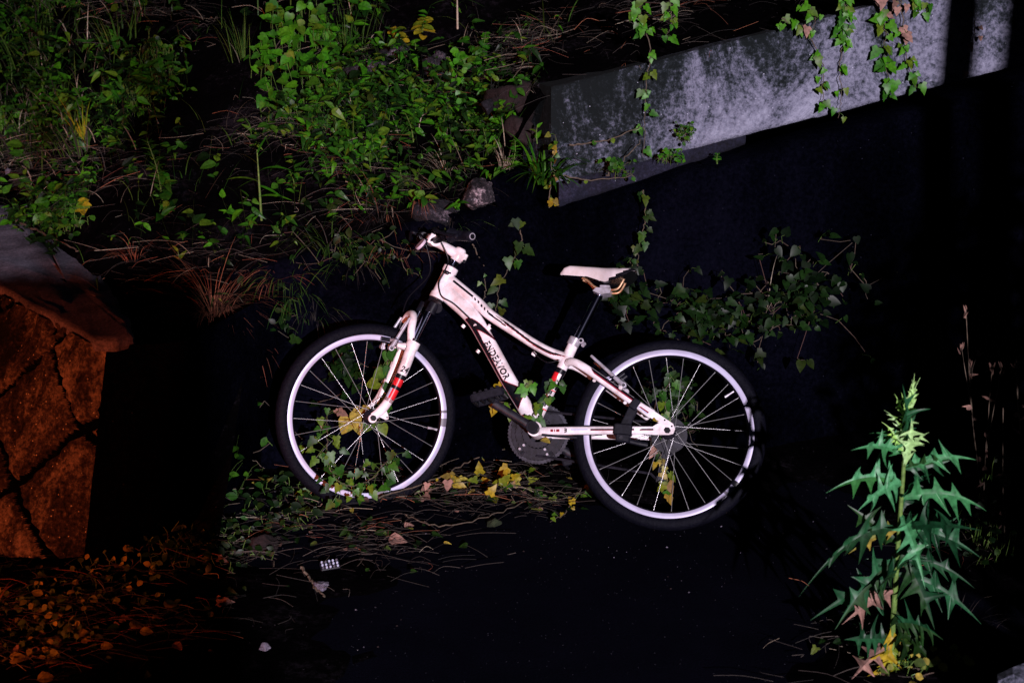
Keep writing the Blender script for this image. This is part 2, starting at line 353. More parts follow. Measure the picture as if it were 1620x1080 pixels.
# the lower shoulder in front, beside the pier
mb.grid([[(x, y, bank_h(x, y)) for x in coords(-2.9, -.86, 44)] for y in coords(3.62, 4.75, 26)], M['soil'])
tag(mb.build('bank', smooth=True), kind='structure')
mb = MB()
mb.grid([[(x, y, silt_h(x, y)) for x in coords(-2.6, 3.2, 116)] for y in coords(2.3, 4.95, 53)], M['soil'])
tag(mb.build('silt', smooth=True), kind='structure')

# ------------------------------------------------------------------ retaining wall of rubble below the bank
def vor(x, y):
    i0, j0 = math.floor(x), math.floor(y); d1 = d2 = 9
    for i in range(i0-1, i0+2):
        for j in range(j0-1, j0+2):
            px, py = i+.15+.7*hsh(i, j), j+.15+.7*hsh(i+37, j+11)
            d = math.hypot(px-x, (py-y))
            if d < d1: d1, d2 = d, d1
            elif d < d2: d2 = d
    return d2-d1
mb = MB()
xs = coords(-.95, 3.4, 240); rows = []
for k in range(41):
    row = []
    for x in xs:
        zt = lerpt(ZT, x) - .01; z = -.1 + (zt+.1)*k/40
        y = yw(x) - .27*(zt-z)/zt
        rough = sstep(.35, .0, x)
        y += .10*max(0, x-.5) + .05*sstep(.0, .2, x)
        e = vor(x*4.6, z*5.2+.3)
        y += rough*(.045 - .075*min(1, e*2.6)**.6) + (fbm(x*9, z*9)-.5)*.03
        row.append((x, y, z))
    rows.append(row)
back = [(x, yw(x)+.3+.1*max(0, x-.5), lerpt(ZT, x)-.01) for x in xs]
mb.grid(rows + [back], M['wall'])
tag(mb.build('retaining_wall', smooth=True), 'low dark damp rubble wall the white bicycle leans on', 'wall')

# sloping concrete beam with a narrow ledge below it
root = empty('concrete_beam', (.13, yw(.13), 1.0), 'long mottled pale concrete beam sloping up above the dark wall', 'beam')
def slab(x0, x1, topf, botf, y0, y1, mit, mat, nx, nz, amp):
    m = MB(); fr = []
    for k in range(nz+1):
        row = []
        for x in coords(x0, x1, nx):
            z = botf(x) + (topf(x)-botf(x))*k/nz
            ed = min(1, min(k, nz-k)/2)
            row.append((x, y0(x) + .008*(1-ed) + (fbm(x*12, z*12)-.5)*amp, z + (fbm(x*20, z*3+7)-.5)*.012*(1-ed)))
        fr.append(row)
    top = [[(x + mit(x)*t, y0(x)+.012 + (y1-.012)*t, topf(x)-.002*t) for x in coords(x0, x1, nx)] for t in (0.02, .3, 1)]
    bot = [[(x + mit(x)*t, y0(x)+.012 + (y1-.012)*t, botf(x)) for x in coords(x0, x1, nx)] for t in (1, .3, .02)]
    m.grid(bot + fr + top, mat)
    n = len(fr[0])
    lf = [r[0] for r in fr]; lb = [(p[0]+mit(p[0]), p[1]+y1, p[2]) for p in lf]; m.grid([lb, lf], mat)
    return m
mit = lambda x: -.09 if x < .3 else 0
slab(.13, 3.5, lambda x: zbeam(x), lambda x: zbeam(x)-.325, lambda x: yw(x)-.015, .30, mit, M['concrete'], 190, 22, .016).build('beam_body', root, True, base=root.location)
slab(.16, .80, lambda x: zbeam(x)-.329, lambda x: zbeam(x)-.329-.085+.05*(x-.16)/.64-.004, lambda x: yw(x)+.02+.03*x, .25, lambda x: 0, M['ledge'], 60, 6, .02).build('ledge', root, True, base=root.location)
tag(root.children[1], 'dark ledge under the beam')

# stone pier at the left: sloped face of diamond-set blocks under a cement cap
root = empty('stone_pier', (-1.26, 3.66, 0), 'sloped pier of diamond-set aggregate blocks with grey cement cap', 'pier')
KB = Vector((-1.26, 3.66, 0)); KT = Vector((-1.20, 3.86, .60)); E1 = Vector((-.62, .785, 0)).normalized()
up = (KT-KB); NF = Vector((0, 0, 0)); NF = up.cross(E1).normalized()
if NF.y > 0: NF = -NF
mb = MB(); rows = []
sd = .30
def gro(a, b):
    p = (a*.86 + b - .03)/(sd*1.3); q = (-a*.86 + b - .35)/(sd*1.3)
    g = min(abs(p-round(p)), abs(q-round(q)))*sd
    return max(0, 1 - g/.022)
for k in range(131):
    b = up.length*k/130; row = []
    for i in range(401):
        a = 1.7*i/400; p = (KB + Vector((-.95, .30, 0))*a).lerp(KT + E1*a, k/130)
        d = -.045*gro(a, b)**1.2 + (fbm(a*22, b*14)-.5)*.040 + (fbm(a*60, b*40, 3)-.4)*.022
        rnd = max(0, 1 - a/.07); d -= .045*rnd*rnd
        row.append(tuple(p + NF*d))
    rows.append(row)
mb.grid(rows, M['block'], False, lambda i, j: M['soil'] if gro(1.7*(j+.5)/400, up.length*(i+.5)/130) > .45 else M['block'])
ret = []
for k in range(13):
    b = up.length*k/12; p = KB + up.normalized()*b - NF*.045
    ret.append([tuple(p + Vector((.21, .05, 0))*t + Vector((0, .7, 0))*max(0, t-1) + Vector((0, (fbm(t*5, b*9)-.5)*.02, 0))) for t in coords(0, 2.4, 12)])
mb.grid(ret, M['wall'])
mb.build('block_face', root, True, base=root.location)
mb = MB()
out = [KT + Vector((.0, .0, 0)) - NF*.012, KT + E1*.35 - NF*.012, KT + E1*1.8 - NF*.012, Vector((-3.0, 6.2, .6)), Vector((-2.1, 6.0, .6)), Vector((-1.72, 5.3, .6)), Vector((-1.45, 4.82, .6)),
       Vector((-1.30, 4.45, .6)), Vector((-1.18, 4.14, .6)), Vector((-1.12, 4.02, .6)), Vector((-1.10, 3.93, .6)), Vector((-1.13, 3.875, .6))]
out = [Vector((p.x, p.y, .6)) for p in out]
sm = []
for p, q in zip(out, out[1:] + [out[0]]):
    for k in range(9): r_ = p.lerp(q, k/9); sm.append(r_ + Vector((fbm(r_.x*9, r_.y*9)-.5, fbm(r_.x*9+7, r_.y*9)-.5, 0))*.045)
c0 = Vector((-1.5, 4.6, .6))
rings = [[tuple(Vector((p.x, p.y, .578))) for p in sm], [tuple(Vector((p.x, p.y, .603))) for p in sm]]
for t in (.985, .9, .75, .55, .3, .02):
    rings.append([(c0.x+(p.x-c0.x)*t, c0.y+(p.y-c0.y)*t, .612 + (fbm(p.x*t*3, p.y*t*3)-.5)*.02) for p in sm])
mb.grid(rings, M['cap'], True)
mb.build('cement_cap', root, True, base=root.location)

# concrete guard block in the near right corner, and unseen things off-frame, set there to cast shade
mb = MB(); 
mb.box((1.20, 2.50, .125), ((.86, .5, 0), (-.5, .86, 0), (0, 0, 1)), (.10, .22, .125), M['concrete'], .02)
tag(mb.build('guard_block'), 'blurred pale concrete block in the near right corner', 'concrete block')
mb = MB()
for r in range(9):
    for c in range(8):
        o = .2 if r % 2 else 0
        if r == 8: continue
        mb.box((-2.93 + c*.395 + o, -.55, .11 + r*.2035), ((1,0,0),(0,1,0),(0,0,1)), (.192, .07, .098), M['block'], .008)
mb.box((.14, -.55, .82), ((1,0,0),(0,1,0),(0,0,1)), (.15, .085, .82), M['block'], .012); mb.box((-1.36, -.55, 1.665), ((1,0,0),(0,1,0),(0,0,1)), (1.65, .095, .03), M['block'], .01)
tag(mb.build('shade_block_wall'), 'added wall of coursed concrete blocks behind the viewpoint, shading the lower left', 'wall')  # unseen, added to keep the white lamp off the lower left
def shrub(name, label, c, rad, n, mat, lsize):
    r0 = empty(name, (c[0], c[1], 0), label, 'shade_hedge'); f = MB(); s = MB()
    for i in range(14):
        a = R.uniform(0, 6.28); q = Vector((c[0]+R.uniform(-.7, .7)*rad[0], c[1]+R.uniform(-.6, .6)*rad[1], 0))
        s.tube([q, q+Vector((math.cos(a)*.1, math.sin(a)*.1, rad[2]*1.0)), q+Vector((math.cos(a)*.25, math.sin(a)*.25, rad[2]*1.8))], [.012, .008, .004], M['stem'], 5)
    for i in range(n):
        while 1:
            u = Vector((R.uniform(-1, 1), R.uniform(-1, 1), R.uniform(-1, 1)))
            if u.length < 1: break
        p = Vector((c[0]+u.x*rad[0], c[1]+u.y*rad[1], max(.02, rad[2]+u.z*rad[2])))
        f.leaf(p, (R.uniform(-1,1), R.uniform(-1,1), R.uniform(-.6,.6)), (R.uniform(-.5,.5), R.uniform(-.5,.5), 1), lsize*R.uniform(.7,1.2), lsize*.3, 'oval', mat)
    s.build('shade_trunk', r0, base=r0.location); f.build('crown', r0, base=r0.location)
def shade_sapling(label, x, y, r_, z0, z1, n, ls):  # leafy blocker added out of view to dapple the left bank
    r0 = empty('shade_sapling', (x, y, 0), label, 'tree'); t = MB(); f = MB()
    t.tube(catmull([(x, y, 0), (x+.01, y, z0), (x-.01, y+.01, z1)], 8), [.016 - .012*i/16 for i in range(17)], M['stem'], 7)
    for i in range(n):
        z = R.uniform(z0, z1); a = R.uniform(0, 6.28); rr = r_*math.sqrt(R.random())*(.55+.6*fbm(z*4+x*9, 3)); q = Vector((x+rr*math.cos(a), y+rr*math.sin(a), z))
        f.leaf(q, (math.cos(a), math.sin(a), R.uniform(-.6, .6)), (R.uniform(-.6, .6), R.uniform(-.6, .6), 1), ls*R.uniform(.6, 1.2), ls*.22, 'oval', M['leaf_dark'])
        if i % 3 == 0: t.tube([(x, y, z-.05), tuple(q)], .0015, M['stem'], 4, False)
    t.build('shade_trunk', r0, base=r0.location); f.build('crown', r0, base=r0.location)
shade_sapling('leafy sapling added unseen at the end of the added block wall to soften its shadow', .318, -.78, .085, .7, 2.7, 750, .05)
shade_sapling('thin leafy sapling added unseen behind the added block wall for dappled shade', .10, -.80, .075, 1.2, 2.7, 330, .045)
shrub('shade_hedge', 'dense dark hedge added unseen right of the view to shade the wall', (1.97, 1.6), (.64, .34, .78), 5200, M['leaf_dark'], .075)  # added off-frame so the right wall and floor fall dark
for x, lab in ((1.64, 'slim steel sign post added unseen by the shade hedge, nearer the wall'), (1.80, 'slim steel sign post added unseen by the shade hedge, farther from the wall')):
    mb = MB(); y = 1.15 if x < 1.7 else .4
    mb.tube([(x, y, 0), (x, y, 3.4)], .042, M['darkmetal'], 14); mb.tube([(x, y, 0), (x, y, .03)], .1, M['darkmetal'], 14)
    tag(mb.build('sign_post', smooth=True), lab, 'post', 'sign posts by the hedge')

# ------------------------------------------------------------------ the bicycle (local axes: x forward, y to its left side, z up)
bike = empty('bicycle', (0.4556, 3.9245, 0), 'white child size bicycle leaning back on the dark wall', 'bicycle')
bfd = Vector((-0.984591, 0.174871, 0)); bud = Vector((0.082179, 0.4627, 0.882698)); bny = bud.cross(bfd)
bike.matrix_world = Matrix(((bfd.x, bny.x, bud.x, .4556), (bfd.y, bny.y, bud.y, 3.9245), (0, bny.z, bud.z, 0), (0, 0, 0, 1)))
def L2W(p): return bike.matrix_world @ Vector(p)
AX = Vector((-.35837, 0, .93358)); WF = Vector((.78223, .54585, .30027)); WL = Vector((-.50959, .83789, -.19561))
RH = Vector((0, 0, .293)); FH = Vector((.9535, 0, .293))
def S(w_, l, a): return tuple(FH + WF*w_ + WL*l + AX*a)     # steered assembly: w forward, l left, a along the steering axis
YV = Vector((0, 1, 0))
def ptube(pts, radii, mat, na=28, sub=14, matfn=None, yax=YV, name=None, parent=None, cap=True):
    """frame tube; matfn(t, w) with w = -1..1 across the side that faces left"""
    c = catmull(pts, sub); n = len(c); rad = catmull([(a, b, 0) for a, b in radii], sub); mb = MB(); rings = []; cum = [0]
    for i in range(1, n): cum.append(cum[-1] + (c[i]-c[i-1]).length)
    for i in range(n):
        t = (c[min(i+1, n-1)]-c[max(i-1, 0)]).normalized(); N = t.cross(yax).normalized()*-1; N = yax.cross(t).normalized()*-1
        Y = t.cross(N).normalized()
        if Y.dot(yax) < 0: Y = -Y
        rings.append([tuple(c[i] + N*(rad[i].x*math.sin(2*math.pi*k/na)) + Y*(rad[i].y*math.cos(2*math.pi*k/na))) for k in range(na)])
    def mf(i, j):
        a = 2*math.pi*(j+.5)/na
        if math.cos(a) < -.05: return mat
        return matfn((cum[i]+cum[i+1])/2/cum[-1], math.sin(a)) or mat
    mb.grid(rings, mat, True, mf if matfn else None)
    if cap: mb.fan(rings[0], mat); mb.fan(rings[-1], mat, True)
    if name: return mb.build(name, parent, True)
    return mb
# direction check: w=+1 must be the lower/front edge
P = M['paint']; K_ = M['black']; CR = M['crimson']
def edged(f, dt, dw):
    def g(t, w):
        if f(t, w): return K_
        if any(f(t+a*dt, w+b*dw) for a in (-1, 0, 1) for b in (-1, 0, 1)): return CR
        return None
    return g
def dt_black(t, w):
    if w > .84: return False
    tb = .235 + .20*((1-w)/2)**2.2
    if t < tb or t > .842 + .035*w: return False
    if w < .38: tw = .335 + .105*max(0, (.38-w)/1.38)**1.3
    else: tw = .335 + .9*(w-.38)
    wl = .38 + .22*sstep(.34, .66, t)
    if t > .68: wl = .60 - 1.6*((t-.68)/.10)**1.2
    if t > tw and w < wl: return False
    return True
DTP = [(.7430,0,.7150),(.6464,0,.633),(.5845,0,.5464),(.5087,0,.4312),(.4475,0,.346),(.4180,0,.2950)]
frame = ptube(DTP, [(.030,.020),(.026,.021),(.025,.021),(.0245,.021),(.0245,.022),(.022,.026)], P, 96, 60, edged(dt_black, .0035, .045))
def tt_fn(t, w):
    if .04 < t < .22 and -.48 < w < -.05: return K_
    if .22 < t < .37 and -.40+.9*(t-.22) < w < -.02+1.0*(t-.22):
        if ((t - .03*w) * 33.5) % 1 < .52: return K_
    if .37 < t < .52 and -.2+1.3*(t-.37) < w < .14 + .9*(t-.37): return K_
    if .42 < t < .97:
        c = -.45 + .6*sstep(.42, .8, t) - .35*sstep(.85, .97, t); h = .17*sstep(.42, .55, t)*(1-sstep(.88, .97, t)) + .03
        if c-h < w < c+h: return K_
        if c+h <= w < c+h+.12 and t > .5: return CR
    if .80 < t < .9 and .52 < w < .66 and (t*140) % 1 < .6: return M['bluegrey']
def join(a, b):
    o = len(a.v); a.v += b.v; a.f += [tuple(i+o for i in f) for f in b.f]; a.m += [a.mi(b.mats[m]) for m in b.m]
join(frame, ptube([(.7330,0,.7500),(.6341,0,.6793),(.5833,0,.638),(.4932,0,.5847),(.4338,0,.5508),(.3817,0,.527),(.3200,0,.5080)],
     [(.020,.018),(.0185,.0185),(.017,.018),(.0155,.017),(.0155,.017),(.016,.017),(.018,.018)], P, 64, 40, tt_fn))
def st_fn(t, w):
    if .34 < t < .405: return K_
    if .405 < t < .58: return M['red'] if w > -.15 - 1.6*(t-.42) else (K_ if w < -.7 else None)
    if .58 < t < .86:
        k = (t*40) % 3
        return K_ if (k < 1.7 and w > -.6) or w > .55 else (M['red'] if k > 2.6 else None)
    if .86 < t < .92 and w > .2: return M['red']
join(frame, ptube([(.3100,0,.5700),(.3306,0,.5134),(.3720,0,.4130),(.4170,0,.3000)], [(.0165,.0165),(.017,.017),(.0155,.0155),(.017,.017)], P, 48, 40, st_fn))
hd = Vector((.7654,0,.6901)); ht = Vector((.7287,0,.7861)); hu = (ht-hd).normalized()
frame.tube([hd-hu*.004, hd+hu*.012, hd+hu*.016, hd+hu*.06, ht-hu*.016, ht-hu*.012, ht+hu*.004], [.0245,.0245,.0215,.0205,.0215,.0245,.0245], P, 32)
frame.tube([(.41,-.036,.279),(.41,.036,.279)], .023, P, 28)
for sg in (1, -1):
    def ss_fn(t, w):
        if .25 < t < .80:
            h = sstep(.25, .34, t)
            if -.9 < w < -.9 + .62*h: return K_
            if -.9+.62*h <= w < -.9+.84*h: return CR
        if .86 < t < .97 and .1-5*(t-.86)*.3 < w < .55: return CR if w < .3 else M['bluegrey']
    def cs_fn(t, w):
        if .46 < t < .99 and -.36 < w < .0: return K_
        if .46 < t < .99 and 0 <= w < .2: return CR
        if .12 < t < .20 and -.3 < w < .25 and (t*160) % 1 < .6: return CR
        if .235 < t < .262:
            r = math.hypot((t-.2485)*27, w*.55)
            return K_ if .2 < r < .34 or (r < .1) else None
        if .30 < t < .44 and -.32 < w < .02 and (t*170) % 1 < .75: return M['bluegrey']
    join(frame, ptube([(.3260,sg*.018,.4960),(.2771,sg*.046,.4819),(.1122,sg*.056,.3782),(.0500,sg*.063,.3400)], [(.0125,.011),(.0125,.010),(.0125,.010),(.015,.007)], P, 40, 40, ss_fn if sg > 0 else None))
    join(frame, ptube([(.4000,sg*.026,.2740),(.3600,sg*.038,.2750),(.2044,sg*.052,.2840),(.0380,sg*.063,.2930)], [(.013,.010),(.0128,.009),(.0125,.009),(.0115,.006)], P, 40, 40, cs_fn if sg > 0 else None))
    poly = [(.0837,.3707),(.0342,.3444),(-.0152,.315),(-.0218,.2993),(-.017,.2846),(-.0046,.2806),(.0396,.278),(.1002,.2798),(.1014,.2978),(.0475,.3016),(.0277,.3157),(.0556,.3302),(.0908,.3573)]
    y0 = sg*.061
    a = [(x, y0, z) for x, z in poly]; frame.prism(a, (0, sg*.006, 0), P)
    for x, z in ((.0108,.3245),(-.0115,.3068)): frame.tube([(x, y0+sg*.0062, z), (x, y0+sg*.0066, z)], .0028, K_, 12)
    # brake bosses and cable stops
    frame.tube([(.150,sg*.045,.415),(.150,sg*.075,.415)], .006, P, 10)
for p in ((.628,.026,.6105),(.541,.026,.489),(.585,.02,.61),(.437,.018,.530),(.235,.052,.4495),(.135,.058,.385)):
    frame.tube([(p[0], p[1]-.012, p[2]-.006), (p[0], p[1]-.006, p[2]-.012)], .0055, P, 10)
for x, z in ((.660,.6120),(.605,.533),(.577,.609),(.425,.5325)):
    frame.tube([(x+.006, .006, z-.010), (x+.012, .006, z-.018)], .0065, P, 10)
# gusset weld between the two tubes behind the head tube
frame.prism([(.735,-.012,.752),(.735,-.012,.700),(.690,-.012,.672),(.640,-.012,.655),(.640,-.012,.672)], (0,.024,0), P)
fo = frame.build('frame', bike, True)
# seat clamp
mb = MB(); a = Vector((.3125,0,.565)); d = (Vector((.2437,0,.7214))-Vector((.3085,0,.5652))).normalized()
mb.tube([a-d*.012, a+d*.013], .0195, M['alloy'], 24); mb.tube([a+Vector((-.024,-.012,.002)), a+Vector((-.024,.018,.002))], .0085, M['alloy'], 14)
mb.tube([a+Vector((-.024,.018,.002)), a+Vector((-.024,.0205,.002))], .005, K_, 10); mb.tube([a+Vector((-.034,.004,-.004)), a+Vector((-.030,.012,-.012))], .006, M['alloy'], 10)
mb.build('seat_clamp', bike, True)
mb = MB(); mb.tube([(.3160,0,.5480), (.2437,0,.7214)], .0132, M['chrome'], 24); mb.build('seat_post', bike, True)

def text_mesh(body, size, bold=0.0):
    cu = bpy.data.curves.new('t', 'FONT'); cu.body = body; cu.size = size; cu.offset = bold; cu.resolution_u = 3
    o = bpy.data.objects.new('t', cu); COL.objects.link(o); dg = bpy.context.evaluated_depsgraph_get(); dg.update()
    me = o.evaluated_get(dg).to_mesh(); vs = [(v.co.x, v.co.y) for v in me.vertices]; fs = [tuple(p.vertices) for p in me.polygons]
    o.evaluated_get(dg).to_mesh_clear(); bpy.data.objects.remove(o); bpy.data.curves.remove(cu)
    return vs, fs
def decal(name, body, size, start, d, r_off, across, yoff, parent, mat, stretch=1.0, curve=.03, bold=.0006, slant=0.0, yv=None):
    """lettering wrapped on a tube: runs from start along d; across = in-plane direction of the letters' tops"""
    vs, fs = text_mesh(body, size, bold); mb = MB(); d = Vector(d).normalized(); ac = Vector(across).normalized()
    for x, y in vs:
        yy = y + r_off; k = yy/curve; k = max(-.95, min(.95, k))
        mb.v.append(tuple(Vector(start) + d*(x*stretch + slant*y) + ac*yy + (yv or YV)*(yoff*math.sqrt(1-k*k) + .0007)))
    mb.f = fs; mb.m = [mb.mi(mat)]*len(fs)
    return mb.build(name, parent)
A0 = Vector((.5845,0,.5464)); A1 = Vector((.4475,0,.346)); dd = (A1-A0).normalized(); nn = Vector((-dd.z*-1, 0, dd.x)) ; nn = Vector((dd.z, 0, -dd.x)) if Vector((dd.z,0,-dd.x)).x < 0 else Vector((-dd.z,0,dd.x))
decal('lettering', 'ENDEAVOR', .0285, A0 + dd*-.004 + nn*-.003, dd, -.0085, nn, .0215, fo, K_, .93, .026, .0011)

# saddle
mb = MB(); NX = 44; NK = 28; rows = []
topz = [(.129,.8000),(.145,.8035),(.2015,.8056),(.26,.8085),(.3427,.8102),(.360,.8030),(.3705,.7870)]
skz = [(.129,.7940),(.16,.772),(.19,.757),(.2237,.7500),(.25,.7600),(.2855,.7728),(.3687,.7780),(.3705,.780)]
wid = [(.129,.040),(.14,.066),(.17,.074),(.2,.068),(.24,.043),(.29,.026),(.34,.021),(.36,.017),(.3705,.008)]
for i in range(NX+1):
    x = .129 + (.3705-.129)*i/NX; row = []
    for k in range(NK+1):
        u = 2*k/NK - 1; a = abs(u)
        row.append((x, lerpt(wid, x)*math.copysign(math.sin(a**.85*math.pi/2), u), lerpt(topz, x) - (lerpt(topz, x)-lerpt(skz, x))*a**2.6 - .004*(1-a)*sstep(.33, .2, x)))
    rows.append(row)
def sad(i, j):
    x = .129 + (.3705-.129)*(i+.5)/NX; a = abs(2*(j+.5)/NK-1)
    z = lerpt(topz, x) - (lerpt(topz, x)-lerpt(skz, x))*a**2.6
    if x < .222 and a > .40 and z < .752 + (.222-x)*.56: return K_
    if .165 < x < .205 and .30 < a < .60 and (x*150) % 1 < .4: return K_
    return M['vinyl']
mb.grid(rows, M['vinyl'], False, sad)
mb.fan(rows[0], K_); mb.fan(rows[-1], M['vinyl'], True)
lo = [[(x, lerpt(wid, x)*s_, lerpt(skz, x)-.0015) for s_ in (-1, -.3, .3, 1)] for x in coords(.131, .369, 20)]; mb.grid(lo, K_)
sado = mb.build('saddle', bike, True); 
for sg in (1, -1):
    m = MB(); m.tube(catmull([(.300,sg*.012,.770),(.282,sg*.016,.762),(.262,sg*.020,.744),(.240,sg*.021,.735),(.205,sg*.022,.733),(.184,sg*.024,.738),(.172,sg*.026,.757),(.166,sg*.026,.772)], 6), .0038, M['rail'], 10)
    m.build('rail', sado, True)
m = MB(); m.prism([(.262,-.022,.727),(.252,-.022,.738),(.205,-.022,.736),(.208,-.022,.722),(.236,-.022,.716)], (0,.05,0), M['alloy']); m.box((.225,.0,.742), ((1,0,0),(0,1,0),(0,0,1)), (.016,.03,.005), M['alloy'], .002); m.build('clamp', sado)

# wheels
def wheel(ctr, fx, fy, fz, rimfn, valve_a, phase):
    def p(r, a, y): return tuple(ctr + fx*(r*math.cos(a)) + fz*(r*math.sin(a)) + fy*y)
    n = 180; prof = [(.263,.0125),(.2625,.0130),(.2435,.0122),(.2395,.0095),(.2375,.004),(.2375,-.004),(.2395,-.0095),(.2435,-.0122),(.2625,-.0130),(.263,-.0125)]
    mb = MB(); rings = [[p(r, 2*math.pi*k/n, y) for r, y in prof] for k in range(n+1)]
    mb.grid(rings, M['rim'], False, lambda i, j: rimfn(math.degrees(2*math.pi*(i+.5)/n)) if j in (0,1,7,8) else K_)  # inner faces black: shade inside the rim painted in
    wo = mb.build('wheel', bike, True)
    mb = MB(); rings = []; nt = 240
    for k in range(nt+1):
        a = 2*math.pi*k/nt; ring = []
        for q in range(17):
            th = math.radians(-128 + 256*q/16); kn = .0022 if (k % 4 < 2) == (q % 2 == 0) and 4 <= q <= 12 else 0
            ring.append(p(.2725 + (.0205+kn)*math.cos(th), a, (.0215+kn*.5)*math.sin(th)))
        rings.append(ring)
    mb.grid(rings, M['tyre']); mb.build('tyre', wo, True)
    mb = MB()
    hp = [(-.058,.005),(-.058,.008),(-.050,.008),(-.045,.012),(-.036,.012),(-.0345,.0235),(-.0315,.0235),(-.030,.012),(0,.011),(.030,.012),(.0315,.0235),(.0345,.0235),(.036,.012),(.045,.012),(.050,.008),(.058,.008),(.058,.005)]
    mb.grid([[p(r, 2*math.pi*k/20, y) for k in range(20)] for y, r in hp], M['darkmetal'], True)
    mb.tube([p(0,0,-.075), p(0,0,.075)], .005, M['darkmetal'], 10)
    for y in (.072, -.072): mb.tube([p(0,0,y-.004), p(0,0,y+.004)], .0095, K_, 6)
    mb.build('hub', wo, True)
    for k in range(28):
        side = 1 if k % 2 else -1; j = k//2; ah = 2*math.pi*(j + (.25 if side > 0 else 0))/14; tr = 1 if j % 2 else -1
        ar = 2*math.pi*(k+.5)/28 + phase; a0 = ar + tr*math.radians(62)
        mb = MB(); A = Vector(p(.021, a0, side*.033)); B = Vector(p(.2385, ar, side*.003)); mid = A.lerp(B, .95)
        mb.tube([A, mid, B], [.00085, .00085, .0016], M['spoke'], 5); mb.build('spoke', wo, True)
    a = math.radians(valve_a); mb = MB(); mb.tube([p(.239,a,0), p(.222,a,0), p(.214,a,0), p(.205,a,0)], [.003,.003,.0042,.0042], M['alloy'], 10); mb.build('valve', wo, True)
    return wo
def rear_rim(a):
    if 212.6 < a % 360 < 216.4: return M['black']
    if 222 < a % 360 < 225: return M['rimdark']
    return M['rim']
X = Vector((1,0,0)); Z = Vector((0,0,1))
wheel(RH, X, YV, Z, rear_rim, 143, .02)
def front_rim(a):
    a = a % 360
    if 149 < a < 153 or 156 < a < 161: return M['rimdark']
    if 228 < a < 238 or 250 < a < 254: return M['rimdark']
    return M['rim']
wheel(FH, WF, WL, AX, front_rim, 165, .09)

# fork
def leg_fn(t, w):
    if .38 < t < .435: return K_
    if .435 < t < .53: return M['red'] if (w*3+t*30) % 1.3 > .2 else K_
    if .53 < t < .575: return K_
    if .575 < t < .70: return M['red'] if w < .75 else M['bluegrey']
    if .70 < t < .745: return [M['crimson'], P, K_][int((t*210 + w*2) % 3)]
LEGP = [(-.0155,.262),(-.0242,.1893),(-.0262,.1231),(-.0248,.0714),(-.0174,.0349),(-.0030,.0040)]
fk = MB()
for sg in (1, -1):
    f = ptube([S(a, sg*.052, b) for a, b in LEGP], [(.0185,.017),(.017,.016),(.0150,.015),(.0145,.0145),(.0150,.012),(.0130,.006)], P, 48, 36, leg_fn if sg > 0 else None, WL)
    join(fk, f)
    fk.tube([S(-.002, sg*.052, -.002), S(-.002, sg*.060, -.002)], .0135, P, 20)
    fk.prism([S(-.026, sg*.050, .045), S(-.0433, sg*.050, .030), S(-.050, sg*.050, .020), S(-.044, sg*.050, .013), S(-.016, sg*.050, .012)], WL*(sg*.006), P)
    fk.tube([S(-.0435, sg*.0565, .022), S(-.0435, sg*.057, .022)], .0026, K_, 10)
    fk.tube([S(-.0155, sg*.052, .252), S(-.0155, sg*.052, .274)], .0215, P, 28)
    fk.tube([S(.005, sg*.050, .247), S(.030, sg*.050, .240)], [.012, .007], P, 14)
# brace over the tyre
fk.tube(catmull([S(-.008,.050,.268), S(.010,.049,.305), S(.016,.040,.335), S(.018,.018,.352), S(.018,-.018,.352), S(.016,-.040,.335), S(.010,-.049,.305), S(-.008,-.050,.268)], 8), .0125, P, 16)
fko = fk.build('fork', bike, True)
for sg in (1, -1):
    m = MB(); m.tube([S(-.0160, sg*.050, .274), S(-.0155, sg*.050, .283)], .0170, K_, 22); m.tube([S(-.0160, sg*.050, .28), S(-.0165, sg*.050, .395)], .0125, M['chrome'], 22); m.build('stanchion', fko, True)
m = MB(); m.tube([S(-.033,.062,.402), S(-.033,.03,.412), S(-.033,-.03,.412), S(-.033,-.062,.402)], [.016,.021,.021,.016], M['plastic'], 18)
for sg in (1, -1): m.tube([S(-.020, sg*.050, .378), S(-.022, sg*.050, .412)], .0175, M['plastic'], 20)
m.tube([S(-.033,0,.40), S(-.033,0,.436)], .0225, M['plastic'], 22); m.build('crown', fko, True)
decal('lettering', '24', .0270, FH + WF*-.0105 + WL*.0523 + AX*.1700, -WF + AX*.10, 0, AX + WF*.10, .0168, fko, K_, .9, .2, .0008, .2, WL)
# brakes: linear-pull arms, pads and noodles
def vbrake(pa, pb, pad, lat, name='brake'):
    m = MB()
    m.tube([pa, tuple(Vector(pa).lerp(Vector(pb), .35)), tuple(Vector(pa).lerp(Vector(pb), .7)), pb], [.0042,.0052,.0060,.0085], M['alloy'], 12)
    m.tube([Vector(pb)-Vector(lat)*.012, Vector(pb)+Vector(lat)*.006], .0085, M['alloy'], 14); m.tube([Vector(pb)+Vector(lat)*.006, Vector(pb)+Vector(lat)*.008], .005, K_, 8)
    q = Vector(pa).lerp(Vector(pb), .72); m.tube([q, Vector(pad)], .0055, M['alloy'], 10)
    d = (Vector(pad)-Vector(pb)); t = d.cross(Vector(lat)).normalized(); m.tube([Vector(pad)-t*.030, Vector(pad)+t*.026], .0065, M['plastic'], 10)
    off = (q-Vector(pad)).normalized()*.012
    m.tube([q+off*.4+Vector(lat)*.004, q+off*1.4-t*.012, q+off*1.2-t*.022], .0022, M['chrome'], 6)
    m.build(name, bike, True)
for sg in (1, -1):
    vbrake(S(.0305, sg*.048, .334), S(.0432, sg*.052, .2224), S(.050, sg*.026, .246), WL*sg)
    vbrake((.2500, sg*.048, .5152), (.1424, sg*.058, .4257), (.165, sg*.028, .452), YV*sg)
